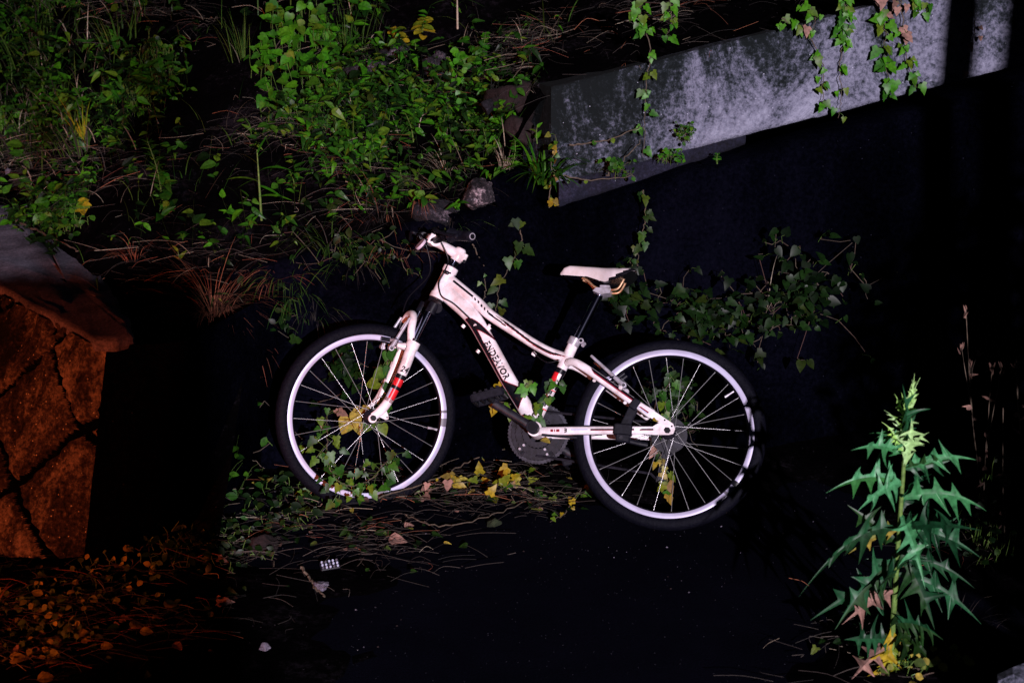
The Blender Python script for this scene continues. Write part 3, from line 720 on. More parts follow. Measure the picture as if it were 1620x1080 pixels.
# steerer, stem, handlebar, grips
mb = MB(); mb.tube([S(-.033,0,.538), S(-.033,0,.552)], .0235, M['plastic'], 22); mb.tube([S(-.033,0,.54), S(-.033,0,.585)], .0150, M['chrome'], 22); mb.build('headset', bike, True)
mb = MB(); mb.tube([S(-.033,0,.428), S(-.033,0,.442)], .0235, M['plastic'], 22); mb.build('bearing_cup', bike, True)
mb = MB()
mb.tube([S(-.036,0,.572), S(-.036,0,.577), S(-.036,0,.612), S(-.036,0,.618)], [.0165,.0195,.0195,.0150], P, 24)
mb.tube([S(-.055,.012,.580), S(-.055,.012,.607)], .008, P, 12); mb.tube([S(-.0565,.012,.583), S(-.0565,.0215,.583)], .0055, K_, 10)
join(mb, ptube([S(-.03,0,.595), S(0,0,.597), S(.035,0,.597), S(.058,0,.597)], [(.018,.015),(.0155,.014),(.0145,.014),(.0175,.020)], P, 28, 10, None, WL))
mb.tube([S(.060,-.022,.597), S(.060,.022,.597)], .0190, P, 22)
mb.box(S(.076,0,.597), (WF, WL, AX), (.006,.022,.017), P, .003)
for l in (-.015, .015):
    for a in (.608, .586): mb.tube([S(.081, l, a), S(.084, l, a)], .0035, K_, 8)
mb.build('stem', bike, True)
BARL = [(.060,0,.597),(.061,.045,.598),(.062,.075,.602),(.061,.105,.610),(.058,.14,.6125),(.028,.262,.620)]
mb = MB(); full = [S(a, -b, c) for a, b, c in BARL[::-1]] + [S(a, b, c) for a, b, c in BARL[1:]]
mb.tube(catmull(full, 6), .0111, M['plastic'], 18); hb = mb.build('handlebar', bike, True)
for sg in (1, -1):
    m = MB(); A = Vector(S(.057, sg*.145, .6128)); B = Vector(S(.0275, sg*.264, .6202)); d = (B-A).normalized()
    m.tube([A, A+d*.004, A+d*.010, A+d*.012, B-d*.02, B-d*.003, B], [.020,.023,.023,.0165,.0165,.0165,.0135], M['plastic'], 24, True); g = m.build('grip', hb, True)
    m = MB(); m.tube([B, B+d*.0015], .0105, M['alloy'], 20); m.tube([B+d*.0015, B+d*.0020], .0082, K_, 18); m.build('bar_end', g, True)
    m = MB(); c = Vector(S(.062, sg*.118, .611)); m.tube([c - d*.012, c + d*.012], .0165, M['plastic'], 18)
    m.tube(catmull([c + WF*.02, c + WF*.045 - AX*.004, S(.085, sg*.19, .600), S(.066, sg*.245, .602)], 6), [.006]*18 + [.0045], M['plastic'], 8); m.build('brake_lever', hb, True)
m = MB(); m.tube([S(.088,.0,.5655), S(.096,.0,.5675)], .021, M['reflector'], 26); m.tube([S(.084,.0,.566), S(.088,.0,.5655)], .019, M['plastic'], 20); m.tube([S(.066,.03,.602), S(.084,.0,.572)], .005, M['plastic'], 8); m.build('front_reflector', bike, True)
# cables
def cable(pts, name='cable', r=.0025):
    m = MB(); m.tube(catmull(pts, 10), r, K_, 7, True); m.build(name, bike, True)
cable([S(.064,.10,.610), S(.088,.06,.626), S(.074,.028,.618), S(.030,.026,.592), S(-.004,.029,.560), (.741,.026,.773), (.757,.025,.735), (.752,.028,.705), (.739,.027,.684), (.70,.024,.664), (.630,.026,.606)])
cable([S(.064,-.10,.610), S(.10,-.04,.600), S(.060,-.03,.57), S(.018,-.02,.50), S(.050,.0,.40), S(.052,.02,.345)])
cable([(.437,.02,.525),(.415,.022,.505),(.385,.03,.49),(.35,.03,.50)], r=.002)
mb = MB(); mb.box(tuple(ht + Vector((.009,.018,-.018))), (hu, YV, hu.cross(YV)), (.006,.008,.010), K_, .002); mb.tube([ht+Vector((.02,.012,-.016)), ht+Vector((-.006,.022,-.02))], .003, K_, 6); mb.build('cable_clip', bike, True)
# drivetrain
BB = Vector((.4100, 0, .2775))
mb = MB(); d = (Vector((.5355,0,.343))-Vector((.4097,0,.2767))).normalized()
join(mb, ptube([tuple(BB+YV*.070), tuple(BB+d*.035+YV*.074), tuple(BB+d*.09+YV*.078), tuple(BB+d*.142+YV*.082)], [(.0165,.010),(.0135,.009),(.0135,.0085),(.0140,.0085)], M['darkmetal'], 24, 10))
mb.tube([tuple(BB+YV*.055), tuple(BB+YV*.085)], .0190, M['plastic'], 26); mb.tube([tuple(BB+YV*.085), tuple(BB+YV*.087)], .012, K_, 20)
mb.build('crank', bike, True)
mb = MB()
join(mb, ptube([tuple(BB-YV*.070), tuple(BB-d*.06-YV*.076), tuple(BB-d*.142-YV*.082)], [(.0165,.010),(.0135,.009),(.0140,.0085)], M['darkmetal'], 20, 8))
mb.build('crank', bike, True)
def pedal(c, sg):
    m = MB(); u1 = Vector((.93,0,-.30)).normalized(); u2 = YV; u3 = u1.cross(u2)
    c = Vector(c)
    for s_ in (1, -1):
        m.box(c+u1*(s_*.046), (u1,u2,u3), (.006,.045,.012), M['plastic'], .003)
        m.box(c+u2*(s_*.043), (u1,u2,u3), (.048,.0045,.0125), M['plastic'], .002)
        for k in range(5): m.box(c+u1*(-.036+.018*k)+u2*(s_*.043)+u3*(.0145*s_*0+.0145), (u1,u2,u3), (.004,.003,.0030), M['plastic'])
        m.box(c+u1*(s_*.023)+u2*.002, (u1,u2,u3), (.005,.043,.010), M['plastic'], .002)
    m.tube([c-u2*.044, c+u2*.044], .012, M['plastic'], 16); m.tube([c-u2*(sg*.062), c-u2*(sg*.04)], .006, M['darkmetal'], 10)
    m.build('pedal', bike)
pedal((.5400,.140,.3530), 1); pedal(tuple(BB - d*.142 - YV*.140), -1)
mb = MB()
def disc(cy, r0, r1, mat, n=72, teeth=0, th=.003):
    rr = []
    for k in range(n):
        a = 2*math.pi*k/n; e = (.0035 if teeth and k % 2 else 0)
        ro = r1+e
        rr.append([(BB.x+r0*math.cos(a), cy, BB.z+r0*math.sin(a)), (BB.x+ro*math.cos(a), cy, BB.z+ro*math.sin(a)), (BB.x+ro*math.cos(a), cy-th, BB.z+ro*math.sin(a)), (BB.x+r0*math.cos(a), cy-th, BB.z+r0*math.sin(a))])
    rr.append(rr[0]); mb.grid([r+[r[0]] for r in rr], mat)
disc(-.046, .066, .084, M['darkmetal'], 84, 1); disc(-.039, .050, .069, M['darkmetal'], 68, 1); disc(-.032, .030, .047, M['darkmetal'], 48, 1)
disc(-.053, .088, .0945, M['plastic'], 72, 0, .003); disc(-.050, .086, .0945, M['alloydark'], 108, 1, .002)
for k in range(5):
    a = 2*math.pi*k/5 + .3; mb.box((BB.x+.05*math.cos(a), -.049, BB.z+.05*math.sin(a)), ((math.cos(a),0,math.sin(a)),(0,1,0),(-math.sin(a),0,math.cos(a))), (.040,.003,.008), M['darkmetal'], .001)
    for r_ in (.058, .075): mb.tube([(BB.x+r_*math.cos(a+.15), -.044, BB.z+r_*math.sin(a+.15)), (BB.x+r_*math.cos(a+.15), -.030, BB.z+r_*math.sin(a+.15))], .004, M['alloy'], 8)
mb.build('chainring', bike, False)
mb = MB(); z0 = .293
cc = [(BB.x, -.041, BB.z+.070), (.0, -.038, z0+.036), (-.030,-.038,z0+.015), (-.034,-.038,z0-.012), (-.012,-.04,z0-.055), (.012,-.04,z0-.075), (.004,-.04,z0-.125), (.024,-.04,z0-.140), (.05,-.04,z0-.12), (BB.x,-.041,BB.z-.071), (BB.x+.062,-.041,BB.z-.03), (BB.x+.068,-.041,BB.z+.02), (BB.x+.035,-.041,BB.z+.062), (BB.x,-.041,BB.z+.070)]
mb.tube([cc[0], cc[1]], .0042, M['darkmetal'], 6); mb.tube(catmull(cc[1:9], 6), .0042, M['darkmetal'], 6); mb.tube([cc[8], cc[9]], .0042, M['darkmetal'], 6); mb.build('chain', bike)
mb = MB()
for k, r_ in enumerate((.056,.048,.041,.035,.029,.024)): mb.tube([(0,-.024-.0045*k,z0), (0,-.0255-.0045*k,z0)], r_, M['darkmetal'], 40)
mb.build('sprockets', bike)
mb = MB(); mb.box((.006,-.055,z0-.045), ((.3,0,-1),(0,1,0),(1,0,.3)), (.028,.010,.016), M['plastic'], .004)
mb.box((.014,-.046,z0-.100), ((.15,0,-1),(0,1,0),(1,0,.15)), (.048,.003,.014), M['darkmetal'], .002); mb.box((.014,-.036,z0-.100), ((.15,0,-1),(0,1,0),(1,0,.15)), (.048,.002,.012), M['darkmetal'], .001)
for zz in (-.075,-.13): mb.tube([(.014,-.046,z0+zz), (.014,-.036,z0+zz)], .017, M['plastic'], 20)
mb.build('derailleur', bike)
mb = MB()
mb.box((.104,.060,.368), ((.85,0,.52),(0,1,0),(-.52,0,.85)), (.012,.014,.017), M['plastic'], .003)
mb.box((.122,.056,.322), ((.38,0,-.92),(0,1,0),(.92,0,.38)), (.050,.006,.015), M['plastic'], .003)
mb.box((.135,.058,.288), ((1,0,.03),(0,1,0),(-.03,0,1)), (.028,.016,.018), M['plastic'], .004)
mb.box((.133,.066,.262), ((1,0,.05),(0,1,0),(-.05,0,1)), (.022,.012,.013), M['plastic'], .004); mb.tube([(.138,.078,.262),(.138,.081,.262)], .006, M['darkmetal'], 6)
mb.tube([(.120,.050,.258),(.085,.046,.252),(.06,.040,.250)], .008, M['plastic'], 10)
mb.build('kickstand', bike)
mb = MB(); mb.box((.33,.04,.2600), ((1,0,.02),(0,1,0),(0,0,1)), (.055,.003,.004), M['plastic'], .001); mb.tube([(.36,.03,.268),(.20,.04,.272)], .002, K_, 6); mb.build('cable_guide', bike)

# ------------------------------------------------------------------ plants, stones and litter
def V3(a): return Vector(a)
def proj(p):
    d = Vector(p) - Vector((0, 0, CH)); z = d.y*cp - d.z*sp
    return 810 + FPX*d.x/z, 540 - FPX*(d.y*sp + d.z*cp)/z
def finish(root, **parts):
    for n, m in parts.items():
        if m.f: m.build(n, root, n in ('leaves', 'young_leaves', 'withered_leaves', 'foliage'), base=root.location)
def rnd(a): return R.uniform(-a, a)
def weed(label, base, h, n, shape, L, W, mat, lean=(0, 0), name='leafy_weed', group=None, per=2, rise=.35, stemmat='stem_green', taper=.55, cat='plant', droop=.35, face=.6):
    k_ = max(1, base[1]/5.3); h *= k_; L *= k_; W *= k_
    root = empty(name, base, label, cat, group); st = MB(); fo_ = MB(); b = V3(base) - Vector((0, 0, .02))
    top = b + Vector((lean[0], lean[1], h)); mid = b.lerp(top, .5) + Vector((rnd(.02)*h*4, rnd(.02)*h*4, h*.06)); c = catmull([b, mid, top], 8)
    st.tube(c, [.0042*(1-.7*i/16)*(.5+h) for i in range(len(c))], M[stemmat], 6)
    a = R.uniform(0, 6)
    for i in range(n):
        t = .12 + .88*(i+.5)/n; p = c[min(16, int(t*16))].lerp(c[min(16, int(t*16)+1)], t*16 % 1); k = 1 - taper*t
        for q in range(per):
            an = a + q*2*math.pi/per + rnd(.3); D = Vector((math.cos(an), math.sin(an)*.8-.2, rise + rnd(.25)))
            fo_.leaf(p, D, Vector((0, -face, 1)) + Vector((rnd(.4), rnd(.4), 0)), L*k*R.uniform(.75, 1.15), W*k*R.uniform(.8, 1.1), shape, M[mat], .2, droop*R.uniform(.4, 1.3), rnd(.15))
        a += 2.4 if per == 1 else 1.4
    finish(root, stem=st, foliage=fo_); return root
def tuft(label, base, n, L, W, mat, spread=.5, droop=.5, name='grass_tuft', group=None, rad=.03, lean=(0, -.15), second=None, cat='grass'):
    k_ = max(1, base[1]/5.3); rad *= k_; L *= k_; W *= k_
    root = empty(name, base, label, cat, group); f = MB(); f2 = MB()
    for i in range(n):
        a = R.uniform(0, 6.28); r = R.uniform(0, 1)
        p = V3(base) + Vector((math.cos(a)*rad*r, math.sin(a)*rad*r, -.02)); D = Vector((math.cos(a)*spread*R.uniform(.2, 1)+lean[0], math.sin(a)*spread*R.uniform(.2, 1)+lean[1], 1))
        (f2 if second and R.random() < .35 else f).blade(p, D, L*R.uniform(.45, 1.1), W*R.uniform(.6, 1.2), M[second] if second and 0 else M[mat], droop*R.uniform(.3, 1.5), 6)
    if second:
        for k in range(len(f2.mats)): f2.mats[k] = M[second]
    finish(root, blades=f, dry_blades=f2); return root
def vine(label, pts, n, L, shape, mat, jit=.02, name='ivy_vine', group=None, down=.8, dead=0, r=.0016, face=(.1, -1, .25), clump=0, cat='vine', grow=None):
    root = empty(name, pts[0], label, cat, group); st = MB(); fo_ = MB(); dd_ = MB(); c = catmull(pts, 10); m = len(c)-1
    c = [p + Vector((rnd(.004), rnd(.004), rnd(.004))) for p in c]
    st.tube(c, [r*(1.3-.7*i/m) for i in range(m+1)], M['stem'], 5)
    for i in range(n):
        t = (i+R.random())/n
        if clump: t = min(1, max(0, (math.floor(t*clump)+.5)/clump + rnd(.12/clump)))
        k = t*m; p = c[min(m, int(k))].lerp(c[min(m, int(k)+1)], k % 1); off = Vector((rnd(jit), rnd(jit*.5)-jit*.35, rnd(jit))); q = p + off
        st.tube([p, p.lerp(q, .5)+Vector((0, -.003, .003)), q], .0006, M['stem_green'], 4, False)
        D = Vector((off.x*20 + rnd(.6), -.25+rnd(.3), -down + rnd(.5))); N = Vector(face) + Vector((rnd(.5), rnd(.2), rnd(.5)))
        sz = L*R.uniform(.55, 1.15)*(grow(t) if grow else 1); (dd_ if i < dead else fo_).leaf(q, D, N, sz, sz*R.uniform(.40, .5), shape, M['leaf_dead' if i < dead else mat], .14, .22*R.uniform(-.3, 1.5), rnd(.25))
    finish(root, stem=st, foliage=fo_, dead_leaves=dd_); return root
def patch(label, uv, ru, rv, n, L, shape, mat, name='creeper', group=None, hmax=.10, face=(0, -.75, .8), cat='plant', wr=.44, surf=None, out=.0, up=.1):
    """a creeping plant: runners over the ground with leaves on short stalks, centred on a photo spot"""
    c0 = spot(*uv) if surf is None else surf(*uv); root = empty(name, c0, label, cat, group); st = MB(); fo_ = MB(); prev = None; L *= max(1, c0[1]/5.4)
    for i in range(n):
        a = R.uniform(0, 6.28); r = math.sqrt(R.random()) if out < .05 else min(1.7, abs(R.gauss(0, .62))); u = uv[0]+math.cos(a)*ru*r*R.uniform(.75, 1.1); v = uv[1]+math.sin(a)*rv*r
        p = spot(u, v) if surf is None else surf(u, v); q = p + Vector((rnd(.02), -R.random()*out-.3*hmax*R.random(), hmax*R.random()*(1 if surf is None else .3)))
        st.tube([p+Vector((rnd(.01), 0, -.01)), p.lerp(q, .6)+Vector((rnd(.008), -.004, .004)), q], .0009, M['stem_green'], 4, False)
        if prev:
            o_ = min(prev, key=lambda k_: (k_-p).length_squared); st.tube([o_, o_.lerp(p, .5)+Vector((rnd(.01), -.006, rnd(.008))), p], .0011, M['stem'], 4, False)
        else: prev = []
        prev.append(p)
        D = Vector((rnd(1), -.4+rnd(.5), up+rnd(.6)-.35)); sz = L*R.uniform(.5, 1.15)
        fo_.leaf(q, D, Vector(face)+Vector((rnd(.55), rnd(.3), rnd(.4))), sz, sz*wr*R.uniform(.85, 1.1), shape, M[mat], .16, .25*R.uniform(-.3, 1.4), rnd(.2))
    finish(root, stem=st, foliage=fo_); return root
def wallpt(off=.02):
    def g(u, v):
        d = ray(u, v); t = 3.5
        while t < 8:
            p = Vector((0, 0, CH)) + d*t; zt = lerpt(ZT, p.x)
            yy = yw(p.x) - .27*max(0, (zt-p.z)/zt) + .10*max(0, p.x-.5) - off
            if p.z < max(0, silt_h(p.x, p.y)) or p.y > yy: return p
            t += .012
        return p
    return g
def beampt(off=.015):
    def g(u, v):
        d = ray(u, v); t = 4.2
        while t < 7:
            p = Vector((0, 0, CH)) + d*t
            if p.y > yw(p.x)-.02-off: return p
            t += .006
        return p
    return g
def hang(label, uvs, n, L, mat='leaf_bright', off=.025, surf=None, **k):
    g = surf or beampt(off); return vine(label, [g(u, v) + Vector((0, rnd(.012), 0)) for u, v in uvs], n, L, 'ivy', mat, **k)

# --- boulders and stones
def boulder(label, c, rad, mat, name='boulder', seed=0, group=None, rot=0, rough=.22, cat='stone'):
    m = MB(); n = 40; k = 26; rows = []; q_ = random.Random(seed*17+3)
    pn = [(Vector((q_.gauss(0,1), q_.gauss(0,1), q_.gauss(0,1))).normalized(), q_.uniform(.62, .95)) for _ in range(16)]
    for i in range(k+1):
        th = math.pi*i/k; row = []
        for j in range(n):
            ph = 2*math.pi*j/n; u = Vector((math.sin(th)*math.cos(ph), math.sin(th)*math.sin(ph), math.cos(th)))
            d = min([1.15] + [o_/max(.05, u.dot(n_)) for n_, o_ in pn])
            d += rough*(fbm(u.x*2.3+seed*3.1+u.z, u.y*2.3+seed+u.z*1.7)-.5) + .16*(fbm(u.x*8+seed, u.y*8+u.z*7)-.5)
            x, y, z = u.x*rad[0]*d, u.y*rad[1]*d, u.z*rad[2]*d
            row.append((c[0]+x*math.cos(rot)-y*math.sin(rot), c[1]+x*math.sin(rot)+y*math.cos(rot), c[2]+z))
        rows.append(row)
    m.grid(rows, M[mat], True); o = m.build(name, None, True); return tag(o, label, cat, group)
def stone_at(label, u, v, y, rad, mat, **k):
    p = at_y(u, v, y); return boulder(label, p, rad, mat, **k)
stone_at('rounded pale stone set in the wall top right of the handlebar', 757, 302, 4.76, (.058, .09, .055), 'palestone', seed=3)
stone_at('grey stone low in the wall top directly above the stem', 692, 338, 4.77, (.085, .10, .07), 'stone', seed=5, rough=.3)
stone_at('dark squarish stone right of the rounded pale wall stone', 812, 300, 4.80, (.10, .10, .085), 'wall', seed=6, rough=.25)
stone_at('rust brown boulder beside the left end of the concrete beam', 792, 155, 4.93, (.062, .09, .055), 'redstone', seed=9, rot=.4)
stone_at('small grey green stone below the rust brown boulder', 772, 168, 4.84, (.022, .04, .034), 'stone', seed=11)
stone_at('dark stone wedged between rust brown boulder and concrete beam', 832, 158, 4.95, (.07, .09, .075), 'redstone', seed=13)
stone_at('grey stone under the left end of the beam', 825, 205, 4.84, (.055, .08, .05), 'redstone', seed=14)
stone_at('pale slab stone among dry stems, nearest the rust brown boulder', 692, 107, 5.33, (.050, .06, .070), 'stone', seed=15, rot=.5, rough=.5)
stone_at('pale stone in the bank under the yellow green seedling', 628, 84, 5.46, (.06, .06, .028), 'stone', seed=17, rough=.5)
stone_at('pale stone in the bank left of the yellow green seedling', 597, 107, 5.36, (.045, .06, .030), 'stone', seed=18, rough=.5)
stone_at('pale stone at the right edge of the broad leaved creeper', 562, 110, 5.36, (.035, .05, .022), 'stone', seed=19, rough=.5)
boulder('reddish boulder behind the red dry grass clump', spot(335, 412)+Vector((0, .10, -.02)), (.12, .10, .065), 'redstone', seed=21)
boulder('dark boulder right of the red dry grass clump', spot(372, 470)+Vector((0, .06, -.01)), (.07, .08, .06), 'wall', seed=23)
boulder('dim reddish boulder in the ivy left of the front wheel', spot(412, 876)+Vector((0, .03, .01)), (.05, .05, .034), 'redstone', seed=25)
boulder('mossy round cobble on the road below the chainring', spot(781, 830)+Vector((0, 0, .004)), (.025, .025, .020), 'mossy', 'cobble', seed=27)
boulder('knobbly lilac pebble near the bottom edge', spot(418, 1028), (.016, .016, .017), 'cap', 'pebble', seed=29, rough=.5)
boulder('lilac stone in the litter left of the road', spot(508, 928), (.030, .03, .018), 'cap', 'pebble', seed=31, rough=.5)
boulder('rust coloured stone at the top of the cement cap', spot(33, 287), (.035, .035, .022), 'redstone', 'pebble', seed=33)
boulder('round grey pebble above the cement cap', spot(14, 271), (.020, .02, .016), 'cap', 'pebble', seed=35)
boulder('small white pebble on the soil edge of the cement cap', spot(42, 325), (.012, .012, .008), 'cap', 'pebble', seed=37)

# --- undergrowth, straw and litter nobody could count
def blobs(bl, u, v):
    s = 0
    for cu, cv, ru, rv, k in bl: s += k*math.exp(-((u-cu)/ru)**2 - ((v-cv)/rv)**2)
    return s
def scatter(n, x0, x1, y0, y1, bl, zf=ground):
    out = []; tries = 0
    while len(out) < n and tries < n*60:
        tries += 1; x, y = R.uniform(x0, x1), R.uniform(y0, y1); z = zf(x, y)
        u, v = proj((x, y, z))
        if u < -60 or u > 1680 or v < -60 or v > 1140: continue
        if R.random() < blobs(bl, u, v)*(.08 + 1.5*sstep(.36, .60, fbm(x*3.4+2, y*3.4))): out.append(Vector((x, y, z)))
    return out
GREEN = [(640,190,130,80,1),(585,170,40,60,.4),(520,270,110,30,.4),(700,250,90,40,.8),(130,190,110,60,.22),(40,60,80,60,.15),(240,130,50,60,.35),(330,330,110,60,.22),(640,300,110,35,.5),(110,340,60,40,.4),(800,220,60,40,.5),(600,20,120,25,.35),(900,230,40,30,.4),(430,330,60,50,.3)]
f = MB(); st = MB()
for p in scatter(1250, -3.2, .3, 4.3, 8.2, GREEN):
    k_ = min(1.15, max(1, p.y/5.4))*R.choice([.6, .8, 1, 1.25]); h = R.uniform(.03, .15)*k_; lean = Vector((rnd(.06), -R.uniform(0, .08), h)); mt = M[R.choice(['leaf', 'leaf', 'leaf', 'leaf_bright', 'leaf_bright', 'leaf_dim', 'leaf_dim'])]
    st.tube([p, p+lean*.6, p+lean], .0006, M['leaf_dim'], 3, False); a = R.uniform(0, 6); sh = R.choice(['lance', 'lance', 'lance', 'oval', 'lance'])
    for i in range(R.randint(3, 7)):
        q = p + lean*R.uniform(.25, 1); an = a + i*2.2; L = R.uniform(.016, .05)*k_
        f.leaf(q, (math.cos(an), math.sin(an)-.3, rnd(.8)), (rnd(.9), -.6, .9), L, L*R.uniform(.16, .3)*(1.5 if sh in ('oval', 'heart') else 1), sh, mt, .2, R.uniform(-.1, .6), rnd(.3))
u0 = tag(f.build('undergrowth'), kind='stuff'); 
st.build('undergrowth_stem', u0)
BL_ = [(70,200,110,60,1),(60,60,70,60,.5),(230,90,50,80,.5),(430,30,50,50,.5),(560,50,80,50,.8),(640,250,160,60,.5),(440,250,90,60,.6),(300,330,120,60,.5),(820,250,60,50,.7),(760,50,90,40,.5),(560,320,120,30,.6)]
f = MB()
for p in scatter(1500, -3.4, .4, 4.3, 8.4, BL_):
    k_ = max(1, p.y/5.4); f.blade(p - Vector((0, 0, .01)), (rnd(.6), rnd(.4)-.25, 1), R.uniform(.06, .20)*k_, R.uniform(.0018, .0055)*k_, M[R.choice(['blade', 'blade', 'blade', 'leaf_dim', 'straw', 'straw_pale'])], R.uniform(.1, 1.1), 5)
tag(f.build('grass'), kind='stuff')
STRAW = [(640,250,150,50,.5),(720,290,80,25,1),(460,210,90,40,.9),(420,250,90,30,.7),(1000,70,200,40,.6),(880,100,80,40,.6),(620,100,70,40,.7),(700,120,60,40,.8),(330,420,110,50,.5),(560,330,90,30,.6),(180,280,90,50,.4),(60,250,60,40,.5),(240,40,90,50,.3),(1150,20,120,30,.6),(480,320,80,40,.5),(520,60,80,50,.6)]
f = MB()
for p in scatter(2600, -3, 1.6, 4.2, 8, STRAW):
    a = rnd(1.5) + R.choice([0, math.pi]); L = R.uniform(.04, .19); d = Vector((math.cos(a), math.sin(a)*.7, rnd(.3))); k = R.random()
    q = p + Vector((0, -.005, R.uniform(.002, .02)))
    f.tube(catmull([q, q+d*L*.5+Vector((rnd(.012), -.006, rnd(.012))), q+d*L+Vector((rnd(.02), -.010, -R.uniform(0, .03)))], 3), R.uniform(.0003, .0007), M['straw' if k < .82 else 'straw_pale' if k < .93 else 'straw_red'], 3, False)
tag(f.build('dry_grass'), kind='stuff')
LIT = [(560,840,130,50,.9),(700,780,120,35,1),(480,900,90,70,.8),(840,780,80,30,.7),(640,760,60,30,.6),(380,960,150,60,.5),(150,960,170,80,.6),(60,1020,90,50,.8),(300,900,100,60,.5),(1400,1040,90,50,.8),(1500,980,90,60,.5),(1560,900,60,60,.5)]
f = MB()
for p in scatter(1500, -2, 2, 2.8, 4.7, LIT):
    a = R.uniform(0, 6.28); L = R.uniform(.03, .17); d = Vector((math.cos(a), math.sin(a)*.6, rnd(.15))); k = R.random(); q = p + Vector((0, 0, R.uniform(.003, .02)))
    if k < .80: f.tube(catmull([q, q+d*L*.5+Vector((rnd(.012), rnd(.01), R.uniform(0, .012))), q+d*L+Vector((rnd(.02), 0, 0))], 3), R.uniform(.0004, .0009), M['straw' if k < .68 else 'straw_red' if k < .74 else 'straw_pale'], 3, False)
    else: l = R.uniform(.012, .035); f.leaf(q, d, (rnd(.6), rnd(.6)-.3, 1), l, l*.4, R.choice(['oval', 'heart', 'ivy']), M[R.choice(['leaf_dead', 'leaf_dark', 'leaf_dark', 'leaf_dim', 'leaf_orange'])], .3, R.uniform(-.4, .6))
tag(f.build('leaf_litter'), kind='stuff')

f = MB()
for i in range(700):
    x, y = R.uniform(-.9, 1.1), R.uniform(2.6, 4.3)
    if R.random() > 1.6*sstep(.45, .72, fbm(x*4+9, y*4)) + .5*sstep(3.6, 4.2, y): continue
    r = R.choice([.0006, .0008, .0010, .0013, .0022]); f.tube([(x-r, y, r*.5), (x-r*.5, y+rnd(r), r), (x+r, y+rnd(r), r*.8)], [r*.5, r*.9, r*.6], M[R.choice(['stone', 'stone', 'redstone', 'cap'])], 5)
tag(f.build('grit'), kind='stuff')

# --- the bank, left to right
tuft('tall clump of grass at the left edge above the cement cap', spot(40, 232), 55, .20, .0065, 'blade', .55, .5, rad=.10, second='straw')
tuft('upright grass clump standing between the left edge and the dark gap', spot(130, 238), 60, .22, .006, 'blade', .5, .45, rad=.09, second='straw')
tuft('thin grass clump at the top left corner', spot(60, 100), 40, .22, .006, 'blade', .5, .4, rad=.14)
tuft('loose grass clump above the small round leaved bush', spot(190, 70), 30, .22, .005, 'blade', .4, .4, rad=.10)
tuft('tall yellow based grass stalk right of the upright clump', spot(133, 228), 16, .24, .008, 'leaf_yellow', .25, .4, rad=.015)
weed('dim heart leaved weed at the left edge', spot(5, 205), .10, 8, 'heart', .045, .018, 'leaf_bright')
weed('round leaved seedling at the top left, the higher of two', spot(80, 52), .10, 12, 'round', .022, .009, 'leaf')
weed('round leaved seedling at the left edge, the lower of two', spot(18, 125), .09, 10, 'round', .026, .011, 'leaf')
patch('small bush of round leaves on the bank left of the dark gap', (250, 118), 30, 34, 85, .022, 'round', 'leaf', 'small_bush', hmax=.12)
patch('dim small bush of round leaves below the brighter one', (222, 168), 24, 20, 50, .021, 'round', 'leaf_dark', 'small_bush', hmax=.10)
weed('narrow leaved spire plant standing on the slope left of the dark gap', spot(258, 318), .235, 26, 'lance', .048, .0042, 'leaf', (-.035, -.02), 'spire_weed', per=3, rise=.5, taper=.35)
weed('yellow green rough leaved weed beside the cement cap', spot(135, 332), .07, 9, 'heart', .048, .019, 'leaf_yellow', (.01, -.05), rise=.2)
patch('low dark leafy weed on the soil edge of the cement cap', (95, 352), 45, 26, 60, .03, 'oval', 'leaf', 'low_weed', hmax=.06)
tuft('orange-lit dry grass tangle above the cement cap', spot(62, 300), 70, .10, .0016, 'straw_red', 1.4, 1.0, rad=.05, cat='dry grass', name='dry_grass_tuft')
tuft('fine orange-lit dry grass on the slope left of the reddish boulder', spot(210, 400), 60, .13, .0016, 'straw_red', 1.0, .8, rad=.06, cat='dry grass', name='dry_grass_tuft')
p = spot(335, 500)
tuft('tangled orange-lit dry grass clump hanging over the wall top', p + Vector((0, -.01, .03)), 230, .33, .0017, 'straw_red', 1.6, .8, rad=.07, cat='dry grass', name='dry_grass_tuft', lean=(-.15, -.7))
tuft('half withered broad bladed grass in the middle of the red dry clump', spot(338, 470), 9, .13, .013, 'leaf_orange', 1.1, .9, rad=.01, lean=(-.1, -.3))
weed('pale two leaved sprout above the red dry clump', spot(282, 412), .06, 2, 'lance', .055, .010, 'leaf_yellow', per=2, rise=1.2)
def cane(label, base, h, leaves, mat='blade', stem='stem_green', lean=(0, -.02)):
    root = empty('cane_grass', base, label, 'grass'); st = MB(); f = MB(); b = V3(base)-Vector((0, 0, .02)); top = b+Vector((lean[0], lean[1], h)); st.tube([b, b.lerp(top, .5), top], [.0042, .0036, .0015], M[stem], 7)
    for t, a, L, W, dr in leaves:
        p = b.lerp(top, t); f.blade(p, (math.cos(a), -.35, math.sin(a)), L, W, M[mat], dr, 7)
    finish(root, stem=st, blades=f)
cane('young cane with long pointed leaves left of the wall stones', spot(418, 335)+Vector((0, -.06, 0)), .25, [(.35,.25,.13,.016,.5),(.55,2.6,.12,.015,.55),(.7,.5,.14,.014,.6),(.8,2.3,.11,.012,.4),(.95,1.1,.10,.011,.2),(.5,-.2,.10,.014,.5),(.6,3.3,.09,.014,.6),(.9,.75,.11,.010,.3)], mat='leaf_bright')
cane('tall cane with thick pale stem at the top of the bank', spot(724, 46), .16, [(.7,.6,.14,.014,.5),(.75,2.5,.15,.014,.6),(.9,1.2,.16,.013,.3),(.9,1.9,.16,.013,.4),(.8,.2,.12,.012,.8),(.8,2.9,.12,.012,.8)], stem='leaf_yellow' if 0 else 'straw_pale')
